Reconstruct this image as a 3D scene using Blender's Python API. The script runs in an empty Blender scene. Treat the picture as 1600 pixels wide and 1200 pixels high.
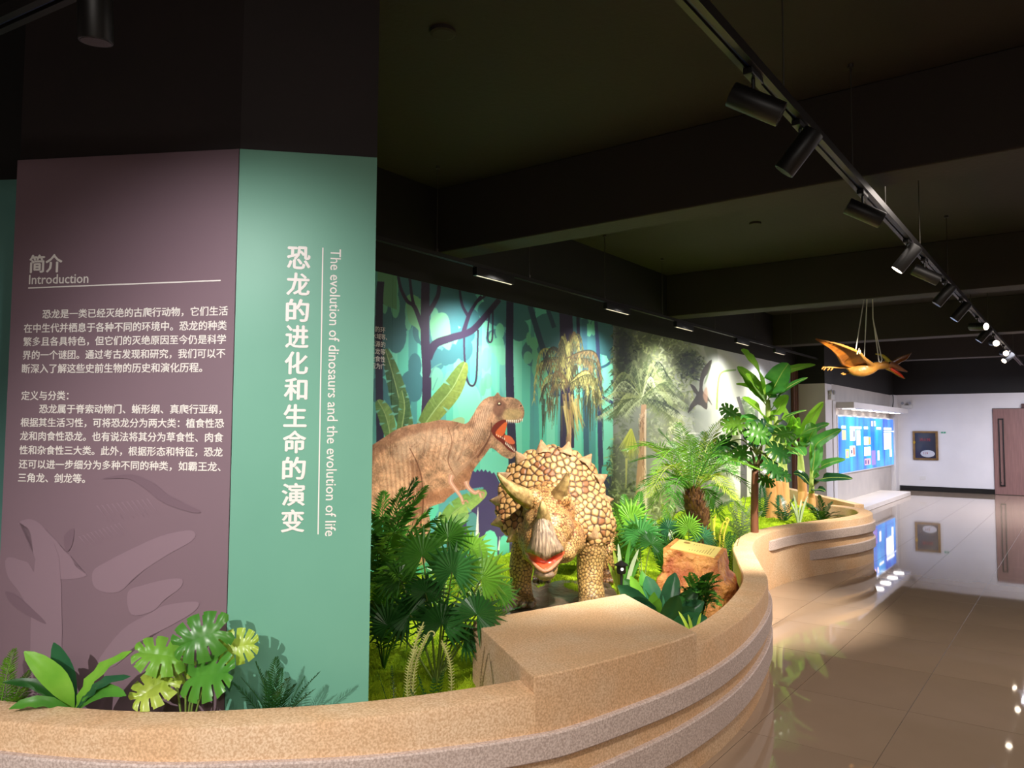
import bpy, bmesh, math, random
import numpy as np
from mathutils import Vector, Matrix, kdtree, noise
random.seed(7); rng = np.random.default_rng(7)
SC = bpy.context.scene; COL = SC.collection
PI = math.pi
# ------------------------------------------------------------ camera
FPX = 1190.48; CH = 1.6
def _axes(yaw, pitch, roll):
    cy, sy = math.cos(yaw), math.sin(yaw)
    f = np.array([-sy*math.cos(pitch), cy*math.cos(pitch), math.sin(pitch)])
    r0 = np.array([cy, sy, 0.0]); u0 = np.cross(r0, f)
    r = math.cos(roll)*r0+math.sin(roll)*u0; u = -math.sin(roll)*r0+math.cos(roll)*u0
    return r, u, f
CR, CU, CF = _axes(math.radians(36.826), math.radians(3.366), math.radians(0.319))
cam_d = bpy.data.cameras.new('camera'); cam = bpy.data.objects.new('camera', cam_d); COL.objects.link(cam)
cam_d.sensor_width = 36; cam_d.lens = FPX/1600*36; cam_d.clip_start = 0.02; cam_d.clip_end = 100
cam.matrix_world = Matrix(((CR[0], CU[0], -CF[0], 0), (CR[1], CU[1], -CF[1], 0), (CR[2], CU[2], -CF[2], CH), (0, 0, 0, 1)))
SC.camera = cam
SC.view_settings.view_transform = 'Standard'; SC.view_settings.look = 'None'
SC.view_settings.exposure = 0.95; SC.view_settings.gamma = 1; SC.view_settings.use_curve_mapping = False
# ------------------------------------------------------------ world and room fill
w = bpy.data.worlds.new('world'); SC.world = w; w.use_nodes = True
w.node_tree.nodes['Background'].inputs[0].default_value = (1.0, 0.93, 0.85, 1)
w.node_tree.nodes['Background'].inputs[1].default_value = 0.03
def area(name, loc, aim, size, power, col=(1, .95, .88), sy=None):
    d = bpy.data.lights.new(name, 'AREA'); d.energy = power; d.color = col; d.size = size
    if sy: d.shape = 'RECTANGLE'; d.size_y = sy
    o = bpy.data.objects.new(name, d); COL.objects.link(o); o.location = loc
    o.rotation_euler = (Vector(aim)-Vector(loc)).to_track_quat('-Z', 'Y').to_euler()
    return o
def spot(name, loc, aim, power, angle=60, blend=.6, col=(1, .93, .82), rad=.03, parent=None):
    d = bpy.data.lights.new(name, 'SPOT'); d.energy = power; d.color = col; d.spot_size = math.radians(angle)
    d.spot_blend = blend; d.shadow_soft_size = rad
    o = bpy.data.objects.new(name, d); COL.objects.link(o)
    L = Vector(loc); A = Vector(aim)
    if parent is not None: o.parent = parent; L = L-Vector(parent.location); A = A-Vector(parent.location)
    o.location = L
    o.rotation_euler = (A-L).to_track_quat('-Z', 'Y').to_euler()
    return o
# added unseen area fill, standing in for lamps in the rest of the hall
area('hall_fill_light', (2.5, -3.0, 3.5), (2.0, -2.5, 0), 3.0, 90, (1, .92, .84))
area('aisle_fill_light', (1.6, 6.0, 3.1), (1.2, 6.0, 0), 1.2, 60, (1, .88, .78), 6.0)
area('far_fill_light', (0.5, 18.5, 3.05), (0.5, 18.5, 0), 3.0, 330, (.86, .87, 1.0), 5.0)
# column lights: cylinder on the short track, unseen lamp inferred from plant shadows
spot('column_lamp_light', (-2.034, 0.898, 2.551), (-2.72, 1.78, 1.66), 32, 104, 1, (1, .96, .95), .03)
spot('column_lamp_light', (-1.3, -2.1, 2.75), (-2.75, 1.7, 0.55), 300, 46, 1, (1, .95, .90), .018)
spot('bench_fill_spot', (-0.1, 1.5, 2.95), (-1.75, 3.0, .3), 78, 84, .9, (1, .88, .76), .018)  # added spot without a fitting, brightens the seat block and planter front
spot('bed_fill_spot', (-1.0, 3.3, 3.0), (-2.9, 4.3, .7), 190, 58, 1, (1, .94, .82), .018)  # added spot without a fitting, brightens the plants of the left bed
# ------------------------------------------------------------ photo geometry helpers (real positions of things)
def ray(x, y): return CR*((x-800)/FPX)+CU*(-(y-600)/FPX)+CF
def at(x, y, dep): return np.array([0, 0, CH])+ray(x, y)*dep
def onz(x, y, z): d = ray(x, y); return np.array([0, 0, CH])+d*((z-CH)/d[2])
def onx(x, y, X): d = ray(x, y); return np.array([0, 0, CH])+d*(X/d[0])
def ony(x, y, Y): d = ray(x, y); return np.array([0, 0, CH])+d*(Y/d[1])
def onplane(x, y, P0, n):
    d = ray(x, y); o = np.array([0, 0, CH]); return o+d*(np.dot(np.array(P0)-o, n)/np.dot(d, n))
def project(P):
    v = np.asarray(P, float)-np.array([0, 0, CH]); zc = v@CF
    return 800+FPX*(v@CR)/zc, 600-FPX*(v@CU)/zc
# ------------------------------------------------------------ colour and materials
def lin(c): return tuple(((v/255)/12.92 if v/255 <= .04045 else ((v/255+.055)/1.055)**2.4) for v in c[:3])+(1,)
MATS = {}
def mat(name, col, rough=.6, col2=None, nscale=8, bump=None, spec=.5, metal=0, emit=None, trans=0, coat=0, rand=0, ndetail=4, contrast=1.0, voro=False, stretch=None):
    if name in MATS: return MATS[name]
    m = bpy.data.materials.new(name); m.use_nodes = True; nt = m.node_tree; N = nt.nodes; L = nt.links
    b = N['Principled BSDF']; b.inputs['Roughness'].default_value = rough; b.inputs['Metallic'].default_value = metal
    b.inputs['Specular IOR Level'].default_value = spec; b.inputs['Coat Weight'].default_value = coat
    b.inputs['Base Color'].default_value = lin(col)
    tc = N.new('ShaderNodeTexCoord'); vec = tc.outputs['Object']
    if stretch:
        mp = N.new('ShaderNodeMapping'); mp.inputs['Scale'].default_value = stretch; L.new(vec, mp.inputs[0]); vec = mp.outputs[0]
    out = None
    if col2 is not None:
        if voro:
            nz = N.new('ShaderNodeTexVoronoi'); nz.inputs['Scale'].default_value = nscale; f = nz.outputs['Distance']
        else:
            nz = N.new('ShaderNodeTexNoise'); nz.inputs['Scale'].default_value = nscale; nz.inputs['Detail'].default_value = ndetail; f = nz.outputs['Fac']
        L.new(vec, nz.inputs['Vector'])
        mr = N.new('ShaderNodeMapRange'); mr.inputs[1].default_value = .5-.25/contrast; mr.inputs[2].default_value = .5+.25/contrast; L.new(f, mr.inputs[0])
        mx = N.new('ShaderNodeMix'); mx.data_type = 'RGBA'; L.new(mr.outputs[0], mx.inputs[0])
        mx.inputs[6].default_value = lin(col); mx.inputs[7].default_value = lin(col2); out = mx.outputs[2]
    if rand:
        oi = N.new('ShaderNodeObjectInfo'); hs = N.new('ShaderNodeHueSaturation')
        mr2 = N.new('ShaderNodeMapRange'); mr2.inputs[3].default_value = 1-rand; mr2.inputs[4].default_value = 1+rand
        L.new(oi.outputs['Random'], mr2.inputs[0]); L.new(mr2.outputs[0], hs.inputs['Value'])
        if out: L.new(out, hs.inputs['Color'])
        else: hs.inputs['Color'].default_value = lin(col)
        out = hs.outputs[0]
    if out: L.new(out, b.inputs['Base Color'])
    if bump:
        bz = N.new('ShaderNodeTexNoise'); bz.inputs['Scale'].default_value = bump[0]; bz.inputs['Detail'].default_value = 5; L.new(vec, bz.inputs['Vector'])
        bp = N.new('ShaderNodeBump'); bp.inputs['Strength'].default_value = bump[1]; bp.inputs['Distance'].default_value = bump[2] if len(bump) > 2 else .01
        L.new(bz.outputs['Fac'], bp.inputs['Height']); L.new(bp.outputs[0], b.inputs['Normal'])
    if emit:
        b.inputs['Emission Color'].default_value = lin(emit[0]); b.inputs['Emission Strength'].default_value = emit[1]
    if trans:
        tr = N.new('ShaderNodeBsdfTranslucent'); ms = N.new('ShaderNodeMixShader'); ms.inputs[0].default_value = trans
        if out: L.new(out, tr.inputs[0])
        else: tr.inputs[0].default_value = lin(col)
        L.new(b.outputs[0], ms.inputs[1]); L.new(tr.outputs[0], ms.inputs[2]); L.new(ms.outputs[0], N['Material Output'].inputs[0])
    MATS[name] = m; return m
# ------------------------------------------------------------ object helpers: geometry is authored in world space
def tagit(o, label=None, cat=None, group=None, kind=None):
    if label: o['label'] = label
    if cat: o['category'] = cat
    if group: o['group'] = group
    if kind: o['kind'] = kind
    return o
def empty(name, loc, label=None, cat=None, group=None, kind=None):
    o = bpy.data.objects.new(name, None); COL.objects.link(o); o.location = tuple(float(v) for v in loc)
    o.empty_display_size = .1
    return tagit(o, label, cat, group, kind)
def origin(o):
    p = Vector((0, 0, 0))
    while o is not None: p += o.location; o = o.parent
    return p
def mk(name, V, F, m, parent=None, smooth=False, base=None, **tags):
    me = bpy.data.meshes.new(name)
    V = np.asarray(V, float).reshape(-1, 3)
    off = origin(parent) if parent is not None else Vector((0, 0, 0))
    loc = Vector((0, 0, 0))
    if parent is None:
        if base is None:
            base = (V[:, 0].mean(), V[:, 1].mean(), V[:, 2].min())
        loc = Vector([float(b) for b in base]); off = loc
    V = V-np.array(off)
    me.from_pydata(V.tolist(), [], [tuple(int(i) for i in f) for f in F])
    if isinstance(m, (list, tuple)):
        for x in m: me.materials.append(x)
    else: me.materials.append(m)
    if smooth: me.polygons.foreach_set('use_smooth', [True]*len(me.polygons))
    me.update()
    o = bpy.data.objects.new(name, me); COL.objects.link(o)
    if parent is not None: o.parent = parent
    else: o.location = loc
    return tagit(o, **tags)
class G:
    """collects geometry"""
    def __init__(s): s.V = []; s.F = []; s.n = 0
    def add(s, V, F):
        V = np.asarray(V, float).reshape(-1, 3); s.V.append(V); s.F += [tuple(i+s.n for i in f) for f in F]; s.n += len(V); return s
    def box(s, a, b):
        x0, y0, z0 = a; x1, y1, z1 = b
        return s.add([(x0, y0, z0), (x1, y0, z0), (x1, y1, z0), (x0, y1, z0), (x0, y0, z1), (x1, y0, z1), (x1, y1, z1), (x0, y1, z1)],
                     [(0, 3, 2, 1), (4, 5, 6, 7), (0, 1, 5, 4), (1, 2, 6, 5), (2, 3, 7, 6), (3, 0, 4, 7)])
    def tube(s, P, R, n=8, cap=True):
        P = np.asarray(P, float); k = len(P); R = np.broadcast_to(np.asarray(R, float), (k,))
        T = np.gradient(P, axis=0); T /= np.linalg.norm(T, axis=1)[:, None]+1e-9
        up = np.array([0, 0, 1.0]) if abs(T[0][2]) < .9 else np.array([1.0, 0, 0])
        V = []; F = []; side = np.cross(T[0], up)
        for i in range(k):
            side = side-T[i]*np.dot(side, T[i]); side /= np.linalg.norm(side)+1e-9; b = np.cross(T[i], side)
            for j in range(n):
                a = 2*PI*j/n; V.append(P[i]+R[i]*(math.cos(a)*side+math.sin(a)*b))
        for i in range(k-1):
            for j in range(n):
                F.append((i*n+j, i*n+(j+1) % n, (i+1)*n+(j+1) % n, (i+1)*n+j))
        if cap: F.append(tuple(range(n))[::-1]); F.append(tuple((k-1)*n+j for j in range(n)))
        return s.add(V, F)
    def ball(s, c, r, nu=16, nv=10, rot=None):
        r = np.broadcast_to(np.asarray(r, float), (3,)); V = [(0, 0, 1)]
        for i in range(1, nv):
            t = PI*i/nv
            for j in range(nu): V.append((math.sin(t)*math.cos(2*PI*j/nu), math.sin(t)*math.sin(2*PI*j/nu), math.cos(t)))
        V.append((0, 0, -1)); V = np.array(V)*r
        if rot is not None: V = V@np.asarray(rot)
        F = [(0, 1+j, 1+(j+1) % nu) for j in range(nu)]
        for i in range(nv-2):
            for j in range(nu): F.append((1+i*nu+j, 1+(i+1)*nu+j, 1+(i+1)*nu+(j+1) % nu, 1+i*nu+(j+1) % nu))
        l = len(V)-1
        F += [(l, 1+(nv-2)*nu+(j+1) % nu, 1+(nv-2)*nu+j) for j in range(nu)]
        return s.add(V+np.asarray(c, float), F)
    def prism(s, poly, z0, z1):
        n = len(poly); V = [(p[0], p[1], z0) for p in poly]+[(p[0], p[1], z1) for p in poly]
        F = [tuple(range(n))[::-1], tuple(range(n, 2*n))]+[(i, (i+1) % n, n+(i+1) % n, n+i) for i in range(n)]
        return s.add(V, F)
    def mk(s, name, m, parent=None, **k): return mk(name, np.concatenate(s.V), s.F, m, parent, **k)
def smooth_curve(P, k=8, closed=False):
    P = np.asarray(P, float); n = len(P); out = []
    rngI = range(n) if closed else range(n-1)
    for i in rngI:
        if closed: a, b, c, d = P[(i-1) % n], P[i], P[(i+1) % n], P[(i+2) % n]
        else: a, b, c, d = P[max(i-1, 0)], P[i], P[i+1], P[min(i+2, n-1)]
        for j in range(k):
            t = j/k
            out.append(.5*((2*b)+(-a+c)*t+(2*a-5*b+4*c-d)*t*t+(-a+3*b-3*c+d)*t**3))
    if not closed: out.append(P[-1])
    return np.array(out)
def bevel(o, wdt=.004, seg=2):
    md = o.modifiers.new('bevel', 'BEVEL'); md.width = wdt; md.segments = seg; md.limit_method = 'ANGLE'; return o
def unit(v): v = np.asarray(v, float); return v/(np.linalg.norm(v)+1e-9)
# ============================================================ THE ROOM
XM, XL, YF, YJ = -4.6, -4.05, 23.0, 15.7     # mural wall, light board wall, far wall, jog
CEIL = 3.75
m_black = mat('black_paint', (19, 17, 16), .75, (25, 22, 20), 1.5, bump=(60, .1))
m_ceil = mat('ceiling_paint', (48, 38, 34), .8, (40, 33, 30), .8, bump=(25, .25))
m_white = mat('white_wall_paint', (222, 218, 218), .6, (214, 210, 210), 2, bump=(90, .05))
m_grey = mat('grey_stone_cladding', (205, 196, 188), .5, (190, 182, 176), 3)
# floor and its tiles
m_tile = mat('polished_tile', (164, 142, 122), .03, (146, 126, 107), 1.3, bump=(2.2, .012, .02), spec=.75, contrast=.8, ndetail=6, rand=.03)
m_grout = mat('tile_joint', (72, 60, 50), .5)
floor = G().box((-8, -6, -.2), (8, YF+.2, -.004)).mk('floor', m_grout, kind='structure')
tx, ty = .62, .85
tile_me = None
for i in range(-6, 7):
    for j in range(2, 28):
        x0 = -.85+i*tx; y0 = 4.08-3*.85+j*ty-1.7
        x1, y1 = x0+tx, y0+ty
        if y1 > YF: y1 = YF
        if y0 > YF-.05: continue
        if x1 < -4.1 or x1 > 3.0: continue
        if y1 < 2.4 and x1 < -2.5: continue
        px, py = project((min(x1, -.2), (y0+y1)/2, 0)) if y1 > 1 else (0, 0)
        g = 0.0015
        if tile_me is None or y1 == YF:
            t = G().box((x0+g, y0+g, -.004), (x1-g, y1-g, 0)).mk('tile', m_tile, floor)
            t.data.transform(Matrix.Translation(-Vector((x0, y0, 0))+Vector(floor.location))); t.location = Vector((x0, y0, 0))-Vector(floor.location)
            if y1 != YF: tile_me = t.data
        else:
            t = bpy.data.objects.new('tile', tile_me); COL.objects.link(t); t.parent = floor; t.location = Vector((x0, y0, 0))-Vector(floor.location)
t = G().box((-8, -6, -.004), (-4.15, YF, -.0005)).box((3.0, -6, -.004), (8, YF, -.0005)).box((-4.15, -6, -.004), (3.0, 1.5, -.0005)).mk('tile_field', m_tile, floor)
t['kind'] = 'stuff'
# ceiling, beams
G().box((-8, -6, CEIL), (8, YF+.2, CEIL+.2)).mk('ceiling', m_ceil, kind='structure')
for k, y0 in enumerate((5.0, 9.72, 14.25, 18.7)):
    bw = .3 if k == 0 else .36
    bevel(G().box((XM, y0, 3.17), (8, y0+bw, CEIL)).mk('trim_%d' % (k+1), m_ceil if k < 4 else m_black, kind='structure', label='dark painted concrete ceiling beam'), .01)
# walls
G().box((XM-.2, -6, 0), (XM, YJ, 2.88)).mk('wall_mural', m_white, kind='structure')
G().box((XM-.2, -6, 2.88), (XM+.012, YJ, CEIL)).mk('wall_mural_upper', m_black, kind='structure')
jog = G().box((XM-.2, YJ, 0), (XL, YJ+.5, 2.53)).mk('wall_jog', m_white, kind='structure')
G().box((XM-.2, YJ-.012, 2.53), (XL, YJ+.5, CEIL)).mk('wall_jog_upper', m_black, kind='structure')
G().box((XL-.3, YJ+.5, 0), (XL-.12, YF, 2.57)).mk('wall_left', m_grey, kind='structure')
G().box((XL-.3, YJ+.5, 2.57), (XL-.10, YF, CEIL)).mk('wall_left_upper', m_black, kind='structure')
bevel(G().box((XL-.12, 22.6, 0), (XL+.0, YF, 2.57)).mk('trim_6', m_white, kind='structure', label='white corner pilaster'))
bevel(G().box((XL-.12, YJ+.5, 0), (XL+.02, YJ+.75, 2.2)).mk('trim_7', m_white, kind='structure', label='white pilaster left of the light board'))
DL = -1.85; 
G().box((XL-.3, YF, 0), (DL, YF+.2, 2.58)).box((DL, YF, 2.19), (0.1, YF+.2, 2.58)).box((0.1, YF, 0), (8, YF+.2, 2.58)).mk('wall_far', m_white, kind='structure')
G().box((XL-.3, YF-.012, 2.58), (8, YF+.2, CEIL)).mk('wall_far_upper', m_black, kind='structure')
G().box((7.0, -6, 0), (7.2, YF, CEIL)).mk('wall_right', m_white, kind='structure')
G().box((-8, -6.2, 0), (8, -6, CEIL)).mk('wall_back', m_black, kind='structure')
G().box((-8, -6, 0), (-7.8, 3, CEIL)).mk('wall_side', m_black, kind='structure')
m_skirt = mat('black_skirting', (16, 16, 18), .3)
bevel(G().box((XL+.02, YF-.02, 0), (DL, YF, .13)).mk('baseboard_far', m_skirt, kind='structure'))
bevel(G().box((0.1, YF-.02, 0), (7, YF, .13)).mk('baseboard_far_right', m_skirt, kind='structure'))
# raised step under the light board
m_step = mat('pale_step_stone', (225, 215, 205), .3, (212, 202, 192), 4)
bevel(G().box((XL-.12, YJ+.5, 0), (-3.48, 21.2, .1)).mk('trim_8', m_step, kind='structure', label='low pale stone step under the light board'), .01)
# brown post at the end of the mural
m_post = mat('brown_post_wood', (120, 78, 56), .5, (90, 56, 40), 30, stretch=(8, 8, 1))
g = G().box((XM, 15.3, 0), (XM+.05, 15.66, 2.86))
for k in range(3): g.box((XM+.05, 15.33+k*.11, 0), (XM+.062, 15.40+k*.11, 2.86))
g.mk('trim_9', m_post, kind='structure', label='ribbed brown wooden post at the end of the mural')
# door
m_door = mat('pinkish_wood_veneer', (140, 104, 98), .35, (118, 86, 82), 5, stretch=(12, 12, .6), ndetail=6)
d = empty('door_1', (DL, YF, 0), kind='structure')
bevel(G().box((DL+.01, YF-.04, .01), (DL+.94, YF+.02, 2.18)).mk('door_leaf', m_door, d))
bevel(G().box((DL+.95, YF-.04, .01), (0.09, YF+.02, 2.18)).mk('door_leaf', m_door, d))
m_blk = mat('black_metal', (14, 14, 15), .35, spec=.6)
for xh in (DL+.17,):
    h = bevel(G().box((xh-.045, YF-.075, .22), (xh-.02, YF-.05, 1.93)).box((xh+.045, YF-.075, .22), (xh+.07, YF-.05, 1.93)).box((xh-.045, YF-.075, 1.9), (xh+.07, YF-.05, 1.93)).box((xh-.045, YF-.075, .22), (xh+.07, YF-.05, .25))
              .box((xh-.03, YF-.06, .3), (xh-.01, YF-.03, .33)).box((xh+.05, YF-.06, 1.8), (xh+.07, YF-.03, 1.83)).mk('door_handle', m_blk, d, label='long black pull handle'))
m_dbr = mat('dark_brown_paint', (70, 36, 30), .4)
bevel(G().box((-1.22, YF-.1, 2.2), (-.6, YF-.012, 2.3)).mk('door_closer_box', m_dbr, d))
# ---- column with printed boards
L_, M_, G_ = (-3.62, 1.30), (-2.73, 1.78), (-2.35, 2.18)
m_coldark = mat('dark_plum_paint', (44, 34, 34), .7, (36, 29, 29), 3, bump=(30, .15))
colpoly = [L_, M_, G_, (-3.1, 2.85), (-4.2, 2.2)]
column = empty('exhibition_column', (-3.0, 1.9, 0), kind='structure')
column['label'] = 'angled exhibition column with plum and green printed boards'
G().prism(colpoly, 0.0, CEIL).mk('shaft', m_coldark, column)
def face_frame(A, B):
    A = np.array([A[0], A[1], 0.]); B = np.array([B[0], B[1], 0.]); u = unit(B-A); n = unit(np.cross(u, [0, 0, 1])); return A, B, u, n
def board(name, A, B, z0, z1, m, th=.012, off=0.0, parent=column):
    A, B, u, n = face_frame(A, B); V = []
    for q in (A, B):
        for s_ in (off, off+th):
            for z in (z0, z1): V.append(q+n*s_+np.array([0, 0, z]))
    return mk(name, V, [(0, 1, 3, 2), (4, 6, 7, 5), (0, 4, 5, 1), (2, 3, 7, 6), (1, 5, 7, 3), (0, 2, 6, 4)], m, parent)
m_plum = mat('plum_board_print', (128, 104, 114), .55, (122, 100, 110), 2)
m_green = mat('green_board_print', (112, 172, 148), .5, (104, 164, 141), 2, bump=(3, .05))
m_teal = mat('teal_board_print', (100, 150, 142), .55, (88, 138, 132), 4)
b_plum = board('plum_board', L_, M_, .30, 2.735, m_plum)
b_green = board('green_board', M_, G_, .30, 2.735, m_green)
rec = empty('teal_wall_board', (-4.3, 1.2, 0), kind='structure')
board('board', (-5.4, .55), (-3.85, 1.45), 0.0, 2.74, m_teal, parent=rec)
board('upper_wall', (-5.4, .55), (-3.85, 1.45), 2.74, CEIL, m_black, parent=rec)
# printed leaf shapes, tone on tone, on the plum board
A, B, u, n = face_frame(L_, M_)
m_pl2 = mat('plum_print_light', (138, 114, 125), .55); m_pl3 = mat('plum_print_dark', (116, 93, 104), .55)
def onface(px, py, A=A, n=n, lift=.0135): return onplane(px, py, A+n*lift, n)
def flatpoly(name, pts, m, A, n, lift, parent, sm=4):
    P = np.array([onface(px, py, A, n, lift) for px, py in pts])
    if sm: P = smooth_curve(P, sm, True)
    bm = bmesh.new(); vs = [bm.verts.new(p) for p in P]; f = bm.faces.new(vs); bmesh.ops.triangulate(bm, faces=[f])
    V = [v.co[:] for v in bm.verts]; bm.verts.index_update(); F = [[v.index for v in f.verts] for f in bm.faces]; bm.free()
    return mk(name, V, F, m, parent)
leafs = [([(10, 872), (35, 876), (48, 885), (70, 935), (74, 985), (50, 960), (30, 925), (12, 900)], m_pl2),
         ([(28, 818), (45, 811), (62, 818), (75, 832), (88, 845), (100, 860), (112, 870), (118, 885), (135, 900), (92, 905), (66, 890), (52, 865), (46, 828)], m_pl2),
         ([(145, 893), (170, 876), (205, 858), (250, 838), (290, 829), (304, 832), (300, 845), (260, 868), (215, 898), (185, 925), (150, 920)], m_pl2),
         ([(200, 925), (225, 914), (262, 905), (284, 905), (282, 918), (258, 936), (238, 955), (205, 960)], m_pl2),
         ([(235, 958), (258, 946), (300, 940), (311, 944), (300, 958), (262, 980), (220, 1002), (180, 1040), (150, 1040), (190, 985)], m_pl2),
         ([(55, 875), (92, 870), (92, 1100), (50, 1100)], m_pl2),
         ([(8, 925), (25, 930), (60, 960), (72, 975), (50, 965), (20, 945)], m_pl3),
         ([(100, 838), (115, 826), (113, 850), (104, 862)], m_pl3),
         ([(160, 748), (205, 741), (240, 755), (265, 775), (312, 798), (298, 800), (255, 785), (225, 762), (200, 748)], m_pl3)]
for k, (pts, m_) in enumerate(leafs): flatpoly('leaf_print', pts, m_, A, n, .0126+.0003*(k+1), b_plum)
for (bx, by, ex, ey, cnt, ln) in ((150, 790, 236, 778, 11, 26), (122, 838, 190, 815, 11, 18)):
    g = G()
    for i in range(cnt):
        x = bx+(ex-bx)*i/cnt; y = by+(ey-by)*i/cnt
        q = [onface(x, y, lift=.0135), onface(x+3, y, lift=.0135), onface(x+8+ln*.5, y+ln, lift=.0135)]
        g.add(q, [(0, 1, 2)])
    g.mk('leaf_print', m_pl2, b_plum)
# ---- lettering
m_let = mat('white_lettering', (238, 232, 226), .5)
def text_mesh(s, size=1.0, bold=.0):
    c = bpy.data.curves.new('t', 'FONT'); c.body = s; c.size = size; c.resolution_u = 2; c.offset = bold; c.fill_mode = 'FRONT'
    o = bpy.data.objects.new('t', c); COL.objects.link(o)
    bpy.context.view_layer.update()
    me = bpy.data.meshes.new_from_object(o.evaluated_get(bpy.context.evaluated_depsgraph_get()))
    bpy.data.objects.remove(o); bpy.data.curves.remove(c)
    V = np.array([v.co[:] for v in me.vertices]) if len(me.vertices) else np.zeros((0, 3))
    F = [tuple(p.vertices) for p in me.polygons]; bpy.data.meshes.remove(me); return V, F
def letter(name, s, O, u, v, w=None, h=None, m=m_let, parent=None, bold=.012, th=None):
    """text with lower-left at O, along u; its ink box is fitted to w (and to h)"""
    V, F = text_mesh(s, 1.0, 0); lf = 0
    if len(V) == 0: return None
    if bold > .008:      # heavier strokes: the same flat glyphs laid down again a hair to each side
        V0, F0, k0 = V, list(F), len(V); Vs = []; F = []; lift_ = []
        for q_, (dx, dy) in enumerate(((0, 0), (bold, 0), (-bold, 0), (0, bold*.7), (0, -bold*.7))):
            Vs.append(V0+np.array([dx, dy, -q_*1e-9])); lift_.append(q_*.00015+np.zeros(k0)); F += [tuple(i+q_*k0 for i in f) for f in F0]
        V = np.concatenate(Vs); lf = np.concatenate(lift_)[:, None]*unit(np.cross(u, v))[None]
    x0, x1 = V[:, 0].min(), V[:, 0].max(); y0, y1 = V[:, 1].min(), V[:, 1].max()
    sx = (w/(x1-x0)) if w else None; sy = (h/(y1-y0)) if h else sx
    if sx is None: sx = sy
    P = np.array(O)[None]+((V[:, 0]-x0)*sx)[:, None]*np.array(u)[None]+((V[:, 1]-y0)*sy)[:, None]*np.array(v)[None]+lf
    return mk(name, P, F, m, parent)
Z3 = np.array([0, 0, 1.0])
def line_text(name, s, x0, x1, ytop, ybot, xmid=None, A=A, n=n, u=u, parent=b_plum, bold=.012):
    P0 = onface(x0, ybot, A, n); P1 = onface(x1, ybot, A, n); T0 = onface(x0, ytop, A, n)
    return letter(name, s, P0, u, Z3, w=float((P1-P0)@u), h=float(T0[2]-P0[2]), parent=parent, bold=bold)
line_text('heading_lettering', '简介', 45, 97, 398, 427, bold=.03)
line_text('heading_lettering', 'Introduction', 45, 138, 429.5, 444.5, bold=.012)
q = [onface(44, 451), onface(345, 439.2), onface(345, 437.2), onface(44, 449)]
mk('rule_line', q, [(0, 1, 2, 3)], m_let, b_plum)
rows = [('恐龙是一类已经灭绝的古爬行动物，它们生活', 66, 356, 491), ('在中生代并栖息于各种不同的环境中。恐龙的种类', 37, 354, 513), ('繁多且各具特色，但它们的灭绝原因至今仍是科学', 36, 353, 534),
        ('界的一个谜团。通过考古发现和研究，我们可以不', 35, 352, 555), ('断深入了解这些史前生物的历史和演化历程。', 34, 316, 576), ('定义与分类：', 33, 107, 618),
        ('恐龙属于脊索动物门、蜥形纲、真爬行亚纲，', 61, 346, 639), ('根据其生活习性，可将恐龙分为两大类：植食性恐', 32, 350, 660), ('龙和肉食性恐龙。也有说法将其分为草食性、肉食', 31, 349, 681),
        ('性和杂食性三大类。此外，根据形态和特征，恐龙', 30, 348, 703), ('还可以进一步细分为多种不同的种类，如霸王龙、', 29, 345, 725), ('三角龙、剑龙等。', 28, 133, 746)]
for s_, x0, x1, yc in rows: line_text('paragraph_lettering', s_, x0, x1, yc-7.4, yc+7.4, bold=.02)
A2, B2, u2, n2 = face_frame(M_, G_)
title = '恐龙的进化和生命的演变'
for i, ch in enumerate(title):
    y0 = 384+i*41.2; xx = 448-i*.95
    line_text('title_character', ch, xx, xx+37, y0, y0+36, A=A2, n=n2, u=u2, parent=b_green, bold=.028)
O = onface(516.5, 389, A2, n2); E_ = onface(523-9.5, 838, A2, n2); hgt = float((onface(533, 389, A2, n2)-O)@u2)
V, F = text_mesh('The evolution of dinosaurs and the evolution of life', 1, .006)
x0, x1 = V[:, 0].min(), V[:, 0].max(); y0_, y1_ = V[:, 1].min(), V[:, 1].max(); Hh = float(O[2]-E_[2])
P = O[None]+(-(V[:, 0]-x0)/(x1-x0)*Hh)[:, None]*Z3[None]+((V[:, 1]-y0_)/(y1_-y0_)*hgt)[:, None]*u2[None]
mk('title_lettering', P, F, m_let, b_green)
mk('rule_line', [onface(496, 835, A2, n2), onface(498, 835, A2, n2), onface(505.5, 387, A2, n2), onface(503.5, 387, A2, n2)], [(0, 1, 2, 3)], m_let, b_green)
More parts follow.
